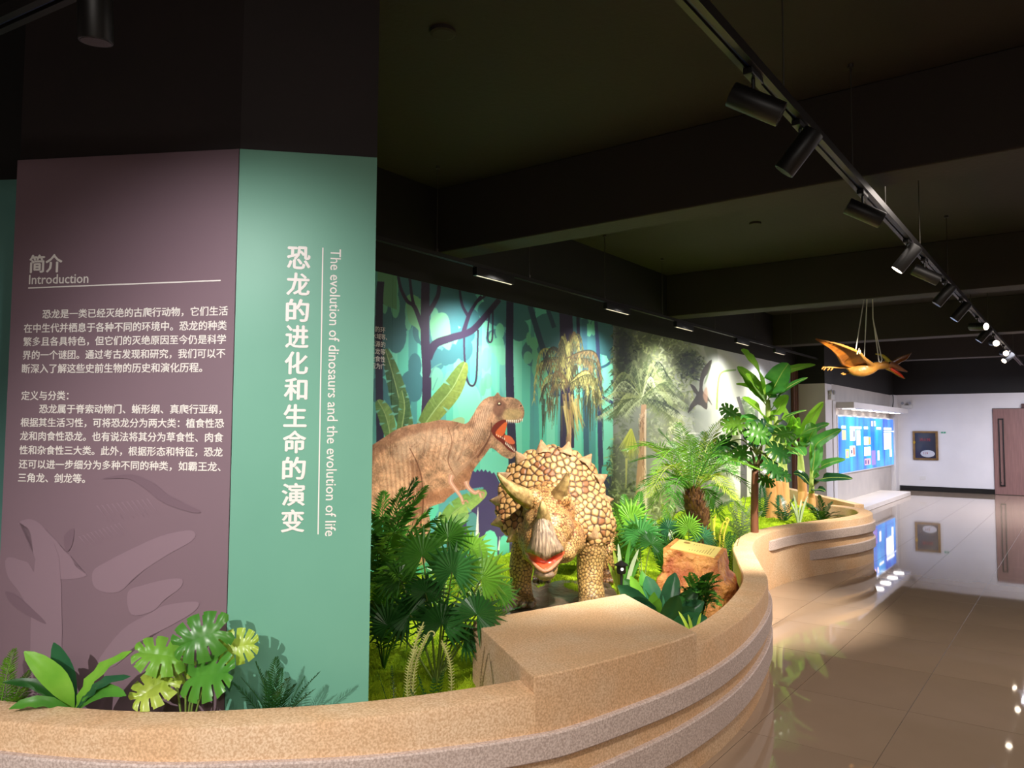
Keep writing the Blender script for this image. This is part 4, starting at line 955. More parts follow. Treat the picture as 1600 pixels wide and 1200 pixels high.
track_lamp(3.64, B_T, False, 'second black spotlight along the aisle rail, tipped down to the left', 'aisle rail spotlights', power=250, aim=tp_(870, 830), angle=56, col=(1, .92, .82))
track_lamp(4.92, A_T, False, 'third spotlight along the aisle rail, level black cylinder under the first beam', 'aisle rail spotlights')
track_lamp(6.4, B_T, True, 'lit spotlight with glowing white face halfway along the aisle rail', 'aisle rail spotlights', power=430, aim=(-2.7, 6.7, .4), angle=66)
track_lamp(7.18, A_T, False, 'level black spotlight just past the lit one on the aisle rail', 'aisle rail spotlights')
track_lamp(8.36, B_T, False, 'black spotlight hanging down left below the second beam on the aisle rail', 'aisle rail spotlights', power=420, aim=(-3.4, 10.2, .9), angle=60)
track_lamp(9.62, B_T, False, 'dim black spotlight past the second beam on the aisle rail', 'aisle rail spotlights')
track_lamp(11.2, (.7, -.5, -.1), True, 'spotlight with pale lit face turned right beyond the third beam', 'aisle rail spotlights')
track_lamp(12.1, B_T, False, 'small dark spotlight below the far part of the aisle rail', 'aisle rail spotlights', power=340, aim=(-3.6, 11.8, 1.0), angle=60)
track_lamp(13.4, (.3, -.9, -.15), True, 'bright glowing spotlight near the right edge of the picture on the aisle rail', 'aisle rail spotlights')
track_lamp(15.2, (.3, -.9, -.15), True, 'farthest bright spotlight on the aisle rail beside the right edge', 'aisle rail spotlights')
track_lamp(16.2, (-.5, -.6, -.5), True, 'small lit spotlight hanging lowest at the far end of the aisle rail', 'aisle rail spotlights')
# wall-washer rail in front of the mural
LX, LH = -4.18, 3.0
lr, _, _ = rail('mural_track_rail', (LX, 2.6, LH), (LX, 22.0, LH), 'long thin black track rail in front of the mural with linear washers', .036, .034)
for y in (4.55, 5.85, 7.28, 8.72, 10.42, 12.1, 14.0, 16.5): rod(LX, y, LH+.034, lr)
wl = [(5.30, 'first long black linear washer on the mural rail above the dinosaur print'), (7.55, 'second linear washer on the mural rail above the print joint'), (9.35, 'third linear washer on the mural rail above the misty jungle print'), (11.5, 'fourth linear washer on the mural rail behind the banana leaves'), (13.3, 'far linear washer on the mural rail near its end')]
for k, (y, lb) in enumerate(wl):
    root = empty('linear_washer', (LX, y, LH), lb, 'light fitting', 'linear washers above the mural')
    hl = .27
    bevel(G().box((LX-.02, y-hl, LH-.075), (LX+.03, y+hl, LH-.004)).mk('housing', m_lamp, root), .003)
    G().box((LX+.004, y-hl+.02, LH-.0765), (LX+.018, y+hl-.02, LH-.0745)).mk('diffuser', mat('washer_diffuser', (230, 220, 200), .4, emit=((255, 236, 205), .7)), root)
    for q in (-.15, .15) if k < 4 else (0,):
        pass
    spot('washer_light', (LX+.10, y, LH-.10), (XM, y+.1, 1.2), (150, 125, 95, 105, 85)[k], 124, 1, (1, .97, .93), .16, parent=root)
for k, y in enumerate((16.6, 17.5, 18.5, 19.6)):
    track_lamp(y, (-.1, .5, -.8), False, ('first', 'second', 'third', 'last')[k]+' small black spotlight at the far end of the mural rail', 'spotlights at the far end of the mural rail', x=LX, z=LH, L=.13, R=.035)
# short rail and cylinder over the column
rail('corner_track_rail', (-3.3, 0.800, 2.846), (-1.9, 0.996, 2.846), 'short grey track rail crossing the top left corner over the column', .06, .04)
track_lamp(0.880, (-.1, .1, -.99), False, 'black cylinder spotlight at top left in front of the plum column', 'column spotlights', x=-2.017, z=2.846, R=.042)
# round ceiling fittings
for (px, py, lb, r) in ((692, 48, 'flat round disc set in the near ceiling bay', .07), (1180, 348, 'pale round disc on the ceiling between first and second beams', .06)):
    p = onz(px, py, CEIL); g_ = G().tube([(p[0], p[1], CEIL), (p[0], p[1], CEIL-.018), (p[0], p[1], CEIL-.024)], [r, r, r*.8], 28); g_.mk('ceiling_disc', m_ceil, None, label=lb, cat='detector', base=(p[0], p[1], CEIL-.024))
# ============================================================ PLANTS
def leafmat(name, c1, c2, rough=.30, tr=.22, ns=9, spec=.45): return mat(name, c1, rough, c2, ns, spec=spec, trans=tr, rand=.14)
g_deep = leafmat('leaf_deep_green', (30, 74, 30), (48, 100, 40)); g_mid = leafmat('leaf_mid_green', (66, 130, 46), (92, 156, 56)); g_fresh = leafmat('leaf_fresh_green', (108, 172, 52), (138, 196, 70))
g_yel = leafmat('leaf_yellow_green', (156, 186, 60), (186, 206, 90)); g_blue = leafmat('leaf_blue_green', (34, 84, 58), (56, 112, 72)); g_dark = leafmat('leaf_dark_glossy', (24, 56, 36), (38, 76, 46), .16, .05)
g_fan = leafmat('fan_leaf_green', (54, 124, 60), (84, 154, 76)); g_ban = leafmat('banana_green', (128, 196, 50), (158, 214, 66), .35, .3); g_band = leafmat('banana_dark_green', (60, 128, 60), (86, 154, 66), .3, .2)
g_silver = leafmat('silver_green', (170, 190, 150), (200, 212, 180), .4, .2)
m_stem = mat('plant_stem', (120, 150, 70), .5, (140, 160, 80), 10); m_stemd = mat('dark_stem', (70, 60, 34), .6, (96, 84, 50), 10)
def rib(P0, d0, L_, droop=1.0, n_=12, side=None, curl=0):
    """points of an arching rib"""
    d_ = unit(d0); p = np.array(P0, float); P = [p.copy()]; ds = L_/n_
    for i in range(n_):
        d_ = unit(d_+np.array([0, 0, -droop*ds*(.4+1.2*i/n_)/max(L_, .05)])); p = p+d_*ds; P.append(p.copy())
    return np.array(P)
def sidevec(T, ref=Z3):
    s_ = np.cross(T, ref); n_ = np.linalg.norm(s_, axis=-1, keepdims=True); return s_/(n_+1e-6)
def frond(name, P, ll, lw, m, parent, npair=26, ang=55, start=.12, taper=.5, droop=.25, rr=.004, fold=.35, ref=Z3, jitter=.08, label=None, smallbase=True):
    T = np.gradient(P, axis=0); T /= np.linalg.norm(T, axis=1)[:, None]; S = sidevec(T, ref); S[np.linalg.norm(S, axis=1) < .1] = [1, 0, 0]; U = np.cross(S, T)
    g = G(); g.tube(P, np.linspace(rr, rr*.3, len(P)), 4, cap=False)
    n_ = len(P)-1; V = []; F = []
    for k in range(npair):
        t = start+(1-start)*k/(npair-1); f = t*n_; i = min(int(f), n_-1); w_ = f-i
        p = P[i]*(1-w_)+P[i+1]*w_; tt = unit(T[i]*(1-w_)+T[i+1]*w_); ss = unit(S[i]*(1-w_)+S[i+1]*w_); uu = unit(U[i]*(1-w_)+U[i+1]*w_)
        tau = (t-start)/(1-start)
        prof_ = (math.sin(PI*min(1, tau*1.35+.12)/1.0)**.7 if tau*1.35+.12 < .5 else 1-(max(0, tau-.28)/.72)**2*(1-.22)) if smallbase else 1-tau**2*.75
        l = ll*max(.12, prof_); a = math.radians(ang*(1-.45*tau))
        for s_ in (-1, 1):
            d_ = unit(ss*s_*math.sin(a)+tt*math.cos(a)+uu*(.12+random.gauss(0, jitter))); tip = p+d_*l+np.array([0, 0, -droop*l]); 
            mid = p+d_*l*.42; wv = unit(np.cross(d_, uu))*lw*(.6+.4*prof_); up = uu*lw*fold; b = len(V)
            V += [p, mid+wv-up, tip, mid-wv-up]; F += [(b, b+1, b+2), (b, b+2, b+3)]
    g.add(V, F); return g.mk(name, m, parent, label=label)
def fan_leaf(name, C, nrm, up, R, m, parent, nseg=20, span=290, lw=.09, join=.45, droop=.12):
    nrm = unit(nrm); up = unit(np.array(up)-nrm*np.dot(up, nrm)); rt = np.cross(up, nrm); V = []; F = []
    C = np.array(C)
    for k in range(nseg):
        a = math.radians(-span/2+span*k/(nseg-1)); a2 = math.radians(span/(nseg-1)/2); L_ = R*(1-.18*abs(2*k/(nseg-1)-1)**2)*random.uniform(.92, 1.05)
        dr = lambda an: up*math.cos(an)+rt*math.sin(an)
        d_ = dr(a); b = len(V)
        e = C+d_*L_-nrm*R*droop*.9+np.array([0, 0, -R*droop*random.uniform(.3, 1.2)])
        V += [C, C+dr(a-a2)*L_*join-nrm*.02*R, C+d_*L_*join+nrm*R*.035, C+dr(a+a2)*L_*join-nrm*.02*R, e]
        F += [(b, b+1, b+2), (b, b+2, b+3), (b+1, b+4, b+2), (b+2, b+4, b+3)]
    return mk(name, V, F, m, parent)
def blade(name, P, wd, m, parent, prof=None, ref=Z3, trough=.25, wav=.0, nc=4, label=None, solid=False, wavf=14):
    P = smooth_curve(P, 3); T = np.gradient(P, axis=0); T /= np.linalg.norm(T, axis=1)[:, None]; S = sidevec(T, ref); U = np.cross(S, T); n_ = len(P); V = []; F = []
    ph = random.uniform(0, 6)
    for i in range(n_):
        t = i/(n_-1); w_ = wd*(prof(t) if prof else max(.02, math.sin(PI*min(1, t*.96+.03))**.7))
        for j in range(nc+1):
            s_ = 2*j/nc-1; V.append(P[i]+S[i]*w_*s_+U[i]*(abs(s_)*w_*trough+wav*w_*abs(s_)*math.sin(t*wavf*2+s_*2+ph)))
    F = [(i*(nc+1)+j, i*(nc+1)+j+1, (i+1)*(nc+1)+j+1, (i+1)*(nc+1)+j) for i in range(n_-1) for j in range(nc)]
    return mk(name, V, F, m, parent, smooth=True, label=label)
def stem(name, pts, r0, r1, m, parent, n_=7, sm=5, label=None):
    P = smooth_curve(pts, sm) if len(pts) > 2 else np.array(pts, float); return G().tube(P, np.linspace(r0, r1, len(P)), n_).mk(name, m, parent, smooth=True, label=label)
def monstera_leaf(name, B, tipd, nrm, L_, m, parent, nl=5, wid=.52, droop=.18):
    """B: where the stalk meets the leaf; tipd: direction of the midrib"""
    t_ = unit(tipd); nrm = unit(np.array(nrm)-t_*np.dot(nrm, t_)); sd = np.cross(t_, nrm); V = []; F = []; B = np.array(B)
    NS, NT = 60, 7
    for s_ in (-1, 1):
        base = len(V)
        for i in range(NS+1):
            s = i/NS; th = math.radians(-60+118*s**.8); w_ = L_*wid*(math.sin(PI*(s*.80+.17))**.55); mid = B+t_*L_*(s*.80)
            if s < .05: w_ *= .75+s*5
            for j in range(NT+1):
                u_ = j/NT; r = w_*u_; o = sd*s_*math.cos(th)*r+t_*math.sin(th)*r
                V.append(mid+o+nrm*(-droop*(r*r)/L_*1.6+.05*L_*u_*(1-u_)*4*.5)-nrm*droop*L_*s*s*.5-nrm*.02*L_*math.cos(s*nl*2*PI)*u_)
        for i in range(NS):
            fr = ((i+.5)/NS*nl) % 1; lobe_gap = .08 < i/NS < .93
            for j in range(NT):
                if lobe_gap and j >= 3 and fr > .94-.20*(j/NT): continue
                if j == 2 and .74 < fr < .9 and False: continue
                a = base+i*(NT+1)+j; q = (a, a+1, a+NT+2, a+NT+1); F.append(q if s_ > 0 else q[::-1])
    return mk(name, V, F, m, parent, smooth=True)
def plant(name, px, py, dep, label, cat, group=None, z=None):
    """root on the moss at that distance"""
    p = at(px, py, dep); zz = gh(p[0], p[1]) if z is None else z
    return empty(name, (p[0], p[1], zz-.01), label, cat, group)
RT = lambda r: np.array(r.location)
def arr(root, px, py, dd=0.0, dep=None): return at(px, py, dep+dd)
# ---- front row: between the column and the ledge
def fern(root, dep, tips, ll, lw, m, npair=30, droop=.8, cdep=0, parent=None):
    for (tx_, ty_, dd) in tips:
        e = at(tx_, ty_, dep+dd); b = RT(root)+np.array([random.uniform(-.02, .02), random.uniform(-.02, .02), 0])
        v = e-b; L_ = np.linalg.norm(v); up = b+v*.45+Z3*L_*.18*droop; P = smooth_curve([b, up, e], 7); frond('frond', P, ll, lw, m, root, npair=npair, ang=72, droop=.1, rr=.003)
r = plant('sword_fern', 2, 1112, 2.93, 'bright sword fern cut by the left edge of the picture', 'fern', z=.40)
fern(r, 2.93, [(22, 1015, -.06), (46, 1048, -.04), (-14, 1010, 0), (40, 1075, -.08), (-30, 1030, .05), (10, 1030, .02), (30, 1090, -.08)], .055, .0036, g_fresh, 30)
r = plant('strap_leaf_plant', 115, 1116, 2.86, 'broad strap-leaved plant with wavy green leaves before the plum board', 'plant', z=.40)
DP = 2.86
wv = dict(wav=.22, trough=.25)
for k, (pts, wd, m_) in enumerate((([(113, 1108, 0), (98, 1075, -.03), (70, 1045, -.05), (38, 1018, -.06)], .040, g_fresh), ([(115, 1108, .02), (108, 1070, .03), (96, 1035, .03), (84, 1004, .02)], .034, g_blue),
        ([(118, 1110, 0), (132, 1080, -.02), (160, 1045, -.03), (206, 1017, -.05)], .026, g_fresh), ([(118, 1110, -.02), (140, 1085, -.05), (165, 1065, -.08), (204, 1057, -.1)], .020, g_blue), ([(118, 1112, -.02), (140, 1092, -.06), (170, 1080, -.1), (197, 1087, -.12)], .026, g_mid),
        ([(112, 1112, -.02), (80, 1098, -.06), (45, 1098, -.1), (14, 1108, -.13)], .022, g_mid), ([(112, 1110, 0), (85, 1088, -.03), (50, 1068, -.05), (4, 1066, -.06)], .020, g_deep), ([(114, 1110, .02), (80, 1060, .04), (60, 1030, .05)], .020, g_deep))):
    blade('leaf', [at(a, b, DP+c) for a, b, c in pts], wd, m_, r, prof=lambda t: max(.03, math.sin(PI*min(1, t**1.15*.95+.04))**.8), ref=unit(-VA+Z3*.9), wav=.30, trough=.2)
r = plant('monstera', 290, 1122, 2.86, 'split-leaved monstera with glossy leaves in front of the plum board corner', 'plant', z=.38)
for (bx, by, bd, tx_, ty_, td, L_, m_) in ((342, 985, -.03, 296, 1002, -.07, .175, g_mid), (262, 1000, -.05, 276, 1045, -.12, .0, g_mid), (247, 1018, -.08, 215, 1030, -.12, .0, g_mid), (352, 1012, .0, 384, 1008, .0, .13, g_yel), (322, 1028, -.08, 336, 1070, -.12, .0, g_deep)):
    if L_ > 0: monstera_leaf('leaf', at(bx, by, DP+bd), at(tx_, ty_, DP+td)-at(bx, by, DP+bd), -VA+Z3*.35, L_, m_, r)
monstera_leaf('leaf', at(276, 1027, DP-.04), at(222, 1017, DP-.08)-at(276, 1027, DP-.04), -VA*.7+Z3*.8, .16, g_fresh, r)
monstera_leaf('leaf', at(300, 1058, DP-.06), at(372, 1046, DP-.12)-at(300, 1058, DP-.06), -VA*.9+Z3*.6, .185, g_mid, r)
monstera_leaf('leaf', at(290, 1045, DP+.02), at(228, 1048, DP-.02)-at(290, 1045, DP+.02), -VA*.5+Z3*.9, .14, g_yel, r)
monstera_leaf('leaf', at(262, 1060, DP-.04), at(200, 1097, DP-.1)-at(262, 1060, DP-.04), -VA*.7+Z3*.6, .15, g_yel, r)
for (x, y, d_) in ((335, 985, -.02), (270, 1035, -.03), (350, 1012, 0), (302, 1060, -.05), (288, 1048, .02), (262, 1062, -.04), (310, 1040, 0)):
    stem('stalk', [RT(r)+np.array([random.uniform(-.01, .01), 0, 0]), at((x+290)/2+random.uniform(-4, 4), (y+1110)/2, DP-.02), at(x, y, DP+d_)], .0042, .003, m_stem, r)
r = plant('sword_fern', 428, 1120, 2.88, 'small dark sword fern at the foot of the green board', 'fern', z=.40)
fern(r, 2.88, [(400, 1035, -.03), (432, 1028, .0), (440, 1045, .03), (498, 1051, -.04), (475, 1060, .03), (490, 1078, -.08), (378, 1060, -.04), (365, 1068, 0), (450, 1060, -.1), (418, 1050, .0), (460, 1070, -.05)], .05, .0034, g_deep, 30)
# ---- left bed between column and seat block
def areca(name, px, py, dep, tips, label, m_list, ll=.30, group=None, npair=20, hub=.35, lw=.0075):
    r = plant(name, px, py, dep, label, 'palm', group); b = RT(r)
    for k, (x, y, dd) in enumerate(tips):
        e = at(x, y, dep+dd); v = e-b; L_ = np.linalg.norm(v); P = smooth_curve([b, b+v*.5+Z3*L_*.20, e], 8)
        frond('frond', P, ll*random.uniform(.85, 1.1), lw, m_list[k % len(m_list)], r, npair=npair, ang=50, start=.22, droop=.3, rr=.006, smallbase=True, jitter=.14)
    return r
areca('areca_palm', 590, 925, 4.9, [(665, 760, -.3), (650, 748, .2), (690, 805, -.4), (700, 828, -.2), (640, 790, -.5), (665, 860, -.5), (600, 770, 0), (620, 830, -.7), (575, 800, -.3), (640, 900, -.6), (560, 850, -.5), (612, 930, -.8), (655, 925, -.5), (655, 775, .1), (630, 765, -.2), (680, 830, 0), (590, 860, -.6), (615, 880, -.4), (672, 795, .1), (640, 840, -.3), (600, 810, -.2), (582, 835, -.5), (648, 880, -.7), (625, 905, -.9)], 'dark feathery palm beside the green board edge', [g_mid, g_deep, g_mid, g_fresh], .15, npair=28)
areca('areca_palm', 600, 1000, 4.3, [(640, 905, -.2), (665, 930, -.2), (600, 900, 0), (580, 940, -.2), (650, 960, -.3), (560, 930, 0)], 'lower leafy palm between the column and the fan palm', [g_mid, g_deep], .13, npair=26)
def fanpalm(name, px, py, dep, leaves, label, group=None):
    r = plant(name, px, py, dep, label, 'palm', group); b = RT(r)
    for (x, y, dd, R_, nx, nz_, ux, m_) in leaves:
        C = at(x, y, dep+dd); nrm = -VA+VR*nx+Z3*nz_
        fan_leaf('fan_leaf', C, nrm, Z3+VR*ux, 1.28*R_*dep/FPX, m_, r, nseg=22, lw=.1, join=.55)
        stem('stalk', [b, b*.45+C*.55+VA*.04+Z3*.02, C+VA*.01], .006, .004, m_stem, r)
    return r
fanpalm('fan_palm', 682, 1035, 3.9, [(660, 868, 0, 44, .1, .5, -.1, g_mid), (706, 893, -.1, 42, 0, .2, 0, g_fan), (752, 905, -.05, 48, .5, .3, .5, g_fresh), (700, 840, .25, 40, -.3, .5, .3, g_mid), (735, 860, .3, 42, .4, .8, .6, g_fresh),
        (690, 975, -.2, 46, 0, .9, 0, g_deep), (745, 960, -.15, 44, .5, .9, .6, g_deep), (640, 960, -.1, 46, -.4, .9, -.7, g_deep), (606, 978, -.1, 36, -.1, .0, -.2, g_deep), (665, 925, -.1, 34, .2, .9, .2, g_deep), (725, 1000, -.1, 32, .3, 1, .7, g_deep), (625, 905, .2, 42, -.3, .8, -.6, g_mid),
        (780, 925, .1, 30, .6, .7, .9, g_mid)], 'cluster of green fan palm leaves left of the seat block')
def fiddle(px, py, dep, tips, label, h=.004, m_=None):
    r = plant('fiddlehead_fern', px, py, dep, label, 'fern'); b = RT(r); m_ = m_ or mat('pale_fiddle', (176, 178, 110), .5, (150, 150, 80), 20)
    for (x, y, dd, curl) in tips:
        e = at(x, y, dep+dd); v = e-b; side = VR*(1 if x > px else -1); P = list(smooth_curve([b, b+v*.4+side*.06, b+v*.75+side*.05, e], 6))
        if curl:
            c = e+VR*curl*.02
            for a in np.linspace(0, 4.2, 9): P.append(c+(-VR*curl*math.cos(a)+Z3*math.sin(a))*(.02-.0035*a))
        P = np.array(P); g = G().tube(P, np.linspace(h, h*.7, len(P)), 6)
        V = []; F = []
        for i in range(3, len(P)-10 if curl else len(P)-2):
            for q in (0, .5):
                p = P[i]*(1-q)+P[i+1]*q
                for s_ in (-1, 1): k_ = len(V); V += [p+Z3*.004, p-Z3*.004, p+VR*s_*.016+Z3*.010]; F.append((k_, k_+1, k_+2))
        g.add(V, F); g.mk('stem', m_, r)
    fern(r, dep, [(px+20, py-40, -.05), (px-18, py-34, -.05), (px+6, py-30, -.12), (px-30, py-12, -.1)], .03, .005, g_deep, 16)
    return r
fiddle(672, 1090, 3.15, [(662, 972, 0, 0), (668, 992, -.02, 1), (652, 1010, -.04, 0), (690, 1000, .02, 0)], 'curled fiddlehead fern with thin scaly stems beside the seat block')
fr_spec = [(735, 930, 5.2, [(718, 860, 0), (742, 872, 0), (760, 880, 0), (700, 885, -.1), (775, 905, -.2)], g_silver, 'pale spiky fern behind the fan palm leaves', .05),
           (760, 950, 4.4, [(800, 905, .2), (812, 920, .1), (790, 955, -.2), (745, 900, .1), (775, 880, .3), (820, 945, -.05)], g_deep, 'dark comb-leaved fern by the statue front foot', .05),
           (690, 960, 5.0, [(640, 860, .1), (670, 850, .3), (700, 870, .2), (720, 900, 0)], g_mid, 'leafy fern deep behind the fan palm', .08),
           (620, 1075, 3.3, [(590, 1050, 0), (640, 1050, 0), (612, 1040, .1), (660, 1062, 0)], g_deep, 'tiny dark fern low beside the column edge', .02)]
for (x, y, d_, tips, m_, lb, ll) in fr_spec:
    r = plant('low_fern', x, y, d_, lb, 'fern'); fern(r, d_, tips, ll, ll*.08, m_, 26)
# ---- around the statue, right side
r = plant('low_fern', 985, 880, 6.4, 'tall bright fern right behind the statue frill', 'fern')
fern(r, 6.4, [(960, 790, 0), (975, 775, .2), (1005, 790, .1), (990, 820, -.3), (965, 840, -.3), (1012, 830, 0), (1000, 770, .4), (950, 850, 0)], .12, .016, g_mid, 24)
r = plant('low_fern', 1050, 880, 6.6, 'dark green fern between the fan palm leaves and the statue', 'fern')
fern(r, 6.6, [(1020, 830, -.1), (1040, 822, .1), (1060, 835, -.1), (1030, 860, -.4), (1075, 850, -.1)], .12, .016, g_deep, 22)
fanpalm('fan_palm', 1005, 895, 6.1, [(1000, 835, 0, 34, -.2, .6, -.1, g_fan), (985, 812, .3, 34, -.2, .3, -.1, g_fresh), (1018, 850, -.1, 26, .4, .8, .5, g_deep)], 'round fan palm leaf right of the statue shoulder')
fanpalm('fan_palm', 1085, 880, 6.3, [(1076, 826, 0, 24, 0, .2, 0, g_fresh), (1098, 840, .1, 26, .4, .7, .5, g_blue), (1045, 826, .1, 20, -.3, .7, -.4, g_blue)], 'bright star-shaped fan palm leaf behind the plaque rock')
def spiky(name, px, py, dep, tips, label, m_, wd=.02, cat='plant', tipm=None):
    r = plant(name, px, py, dep, label, cat); b = RT(r)
    for k, (x, y, dd) in enumerate(tips):
        e = at(x, y, dep+dd); v = e-b; L_ = np.linalg.norm(v); mm_ = m_[k % len(m_)] if isinstance(m_, list) else m_
        blade('leaf', [b, b+v*.5+Z3*L_*.12, e], wd, mm_, r, ref=unit(-VA+Z3*.3), trough=.3)
    return r
spiky('snake_plant', 972, 915, 5.7, [(958, 858, 0), (985, 842, .05), (998, 858, -.05), (950, 880, -.05), (1000, 875, 0), (966, 850, .1)], 'striped stiff-leaved plant beside the small black lantern', [g_yel, g_mid, g_silver], .016)
spiky('glossy_dark_plant', 1035, 985, 4.75, [(965, 915, -.05), (975, 905, .1), (985, 935, -.2), (1010, 900, .1), (1055, 895, .1), (1090, 920, .05), (1085, 950, -.1), (1105, 965, -.15), (1060, 930, -.1), (1005, 955, -.2), (1030, 925, .1), (990, 950, -.25), (1100, 940, 0)], 'dark glossy broad-leaved plant in front of the plaque rock', [g_dark, g_deep, g_dark, g_blue], .062)
spiky('taro_leaf_plant', 1015, 955, 4.8, [(985, 900, .0), (1022, 925, -.1), (1003, 892, .1), (1030, 935, -.15)], 'light green broad leaves rising before the rock', [g_fresh, g_fresh, g_mid], .04)
r = plant('leafy_shrub', 1090, 960, 4.85, 'small leafy shrub against the front of the plaque rock', 'shrub')
for k in range(26):
    x, y = random.uniform(1062, 1132), random.uniform(893, 950); P = smooth_curve([RT(r), at((x+1090)/2, (y+950)/2-8, 4.85), at(x, y, 4.75+random.uniform(-.1, .1))], 5)
    frond('sprig', P, .052, .011, g_mid if k % 2 else g_deep, r, npair=12, ang=55, start=.3, droop=0, rr=.002)
spiky('low_bright_tuft', 1085, 985, 4.6, [(1060, 955, 0), (1075, 960, 0), (1095, 958, 0), (1050, 975, 0)], 'yellow-green leaf tuft on the moss near the seat block point', [g_yel], .01)
# cycad
cy = plant('cycad_palm', 1098, 850, 7.6, 'large feathery cycad palm with thick shaggy brown trunk behind the plaque rock', 'palm')
b = RT(cy); top = at(1082, 765, 7.6); m_tr = mat('shaggy_trunk', (104, 68, 42), .9, (56, 36, 22), 22, bump=(40, 1, .02)); m_tr2 = mat('trunk_fibre', (158, 112, 68), .9, (84, 56, 34), 18)
P = smooth_curve([b-Z3*.05, at(1096, 822, 7.6), at(1086, 795, 7.6), top], 5); Rr = np.interp(np.linspace(0, 1, len(P)), [0, .3, .6, .85, 1], [.05, .055, .10, .09, .045])
G().tube(P, Rr, 16).mk('trunk', m_tr, cy, smooth=True)
gg = G()
for k in range(420):
    t = random.uniform(.25, 1); p = P[int(t*(len(P)-1))]; a = random.uniform(0, 2*PI); d_ = np.array([math.cos(a), math.sin(a), 0]); rr_ = np.interp(t, [0, .3, .6, .85, 1], [.05, .055, .10, .09, .045])
    q = p+d_*rr_*.9; e = q+d_*.045+Z3*random.uniform(.06, .12); s_ = np.cross(d_, Z3)*.014; gg.add([q-s_, q+s_, e], [(0, 1, 2)])
gg.mk('trunk_fibres', m_tr2, cy, kind='stuff')
tips = [(975, 704, -.2), (985, 722, .1), (1000, 690, .3), (1030, 672, .1), (1060, 662, .4), (1078, 680, -.4), (1100, 676, .3), (1130, 655, .2), (1150, 668, -.2), (1180, 690, .1), (1190, 735, -.2), (1200, 748, .2), (1165, 720, .4), (995, 765, -.2), (985, 790, -.1), (1010, 800, .3), (1040, 810, -.5), (1150, 780, -.4), (1180, 770, .2), (1168, 805, 0), (1020, 740, -.6), (1150, 740, -.6), (1012, 776, -.5), (1130, 815, .1), (1048, 690, .6), (1112, 690, .7), (1160, 700, .6)]
for k, (x, y, dd) in enumerate(tips):
    e = at(x, y, 7.6+dd*1.6); v = e-top; L_ = np.linalg.norm(v); hump = .26 if y > 700 else .12
    Pk = smooth_curve([top+unit([v[0], v[1], 0])*.04, top+v*.5+Z3*L_*hump, e], 9); frond('frond', Pk, .18, .0068, [g_fresh, g_mid, g_yel, g_mid, g_fresh][k % 5] if y > 640 else g_fresh, cy, npair=32, ang=58, start=.16, droop=.12, rr=.007, jitter=.10)
# monstera on a brown pole
mp = plant('monstera_pole_tree', 1179, 838, 7.7, 'monstera climbing a straight brown pole right of the cycad', 'tree')
b = RT(mp); m_pole = mat('reddish_brown_pole', (142, 92, 66), .6, (96, 58, 40), 14, stretch=(1, 1, .2), bump=(30, .5)); pt = at(1180, 735, 7.7)
stem('pole', [b-Z3*.05, at(1179, 790, 7.7), pt], .042, .034, m_pole, mp, 12)
for (x, y, dd) in ((1172, 700, 0), (1191, 690, 0), (1160, 712, 0), (1200, 700, 0)): stem('branch', [pt, at((1180+x)/2+2, (735+y)/2, 7.7), at(x, y, 7.7+dd)], .018, .009, m_stemd, mp)
for (x, y, dd, ax_, az, nx, nz_, L_, m_) in ((1172, 672, -.3, .9, -.3, .1, .3, .34, g_mid), (1195, 668, -.25, -.6, -.5, .1, .2, .36, g_blue), (1160, 662, -.1, -1, -.1, -.2, .7, .34, g_fresh), (1140, 690, 0, -.9, -.5, -.2, .6, .36, g_deep), (1205, 700, -.2, .9, -.4, .2, .7, .36, g_deep), (1165, 705, -.1, -.8, -.5, 0, .7, .3, g_mid),
        (1198, 725, -.3, .8, -.5, .2, .8, .34, g_deep), (1215, 680, .1, .9, .2, .2, .8, .3, g_mid), (1150, 650, .2, -.7, .5, 0, .6, .3, g_mid), (1210, 735, -.2, .9, -.3, .3, 1, .3, g_deep), (1188, 748, 0, .9, -.2, .3, 1, .26, g_mid)):
    C = at(x, y, 7.7+dd); monstera_leaf('leaf', C, VR*ax_+Z3*az, -VA+VR*nx+Z3*nz_, L_*.66, m_, mp, nl=5)
    stem('stalk', [at(1182, 710, 7.7), (at(1182, 695, 7.7)+C)/2+Z3*.03, C], .008, .006, m_stem, mp)
# banana plants
m_bst = mat('banana_trunk', (196, 128, 70), .6, (220, 170, 110), 9, stretch=(1, 1, .2), bump=(30, .5), contrast=1.4); m_bgr = mat('banana_green_stalk', (150, 176, 80), .5, (176, 196, 110), 8)
def banana(px, py, dep, top_px, trunk_split, leaves, label, trunks, r0=.09):
    r = plant('banana_plant', px, py, dep, label, 'banana plant', 'banana plants at the far end of the bed'); b = RT(r)
    for (bx, tx_, ty_, rr) in trunks:
        bb = at(bx, py, dep); bb[2] = gh(bb[0], bb[1])-.05; t_ = at(tx_, ty_, dep); mid = bb*(1-trunk_split)+t_*trunk_split
        stem('trunk', [bb, (bb+mid)/2+VR*.01, mid], rr, rr*.7, m_bst, r, 12); stem('green_stalk', [mid, (mid+t_)/2, t_], rr*.72, rr*.3, m_bgr, r, 10)
    for k, (x0, y0, xm, ym, x1, y1, dd, wd, m_) in enumerate(leaves):
        pts = [at(x0, y0, dep), at(x0*.4+xm*.6, y0*.4+ym*.6, dep+dd*.3), at(xm, ym, dep+dd*.6), at((xm+x1)/2, (ym+y1)/2-2, dep+dd*.85), at(x1, y1, dep+dd)]
        bl = blade('leaf', pts, wd, m_, r, prof=lambda t: .05 if t < .10 else max(.03, math.sin(PI*min(1, ((t-.10)/.9)**.85*.97+.02))**.6), ref=unit(-VA*.8+Z3*.7), trough=.22, wav=.07, nc=6, wavf=22)
        stem('midrib', pts, .008, .003, m_bgr, bl)
    return r
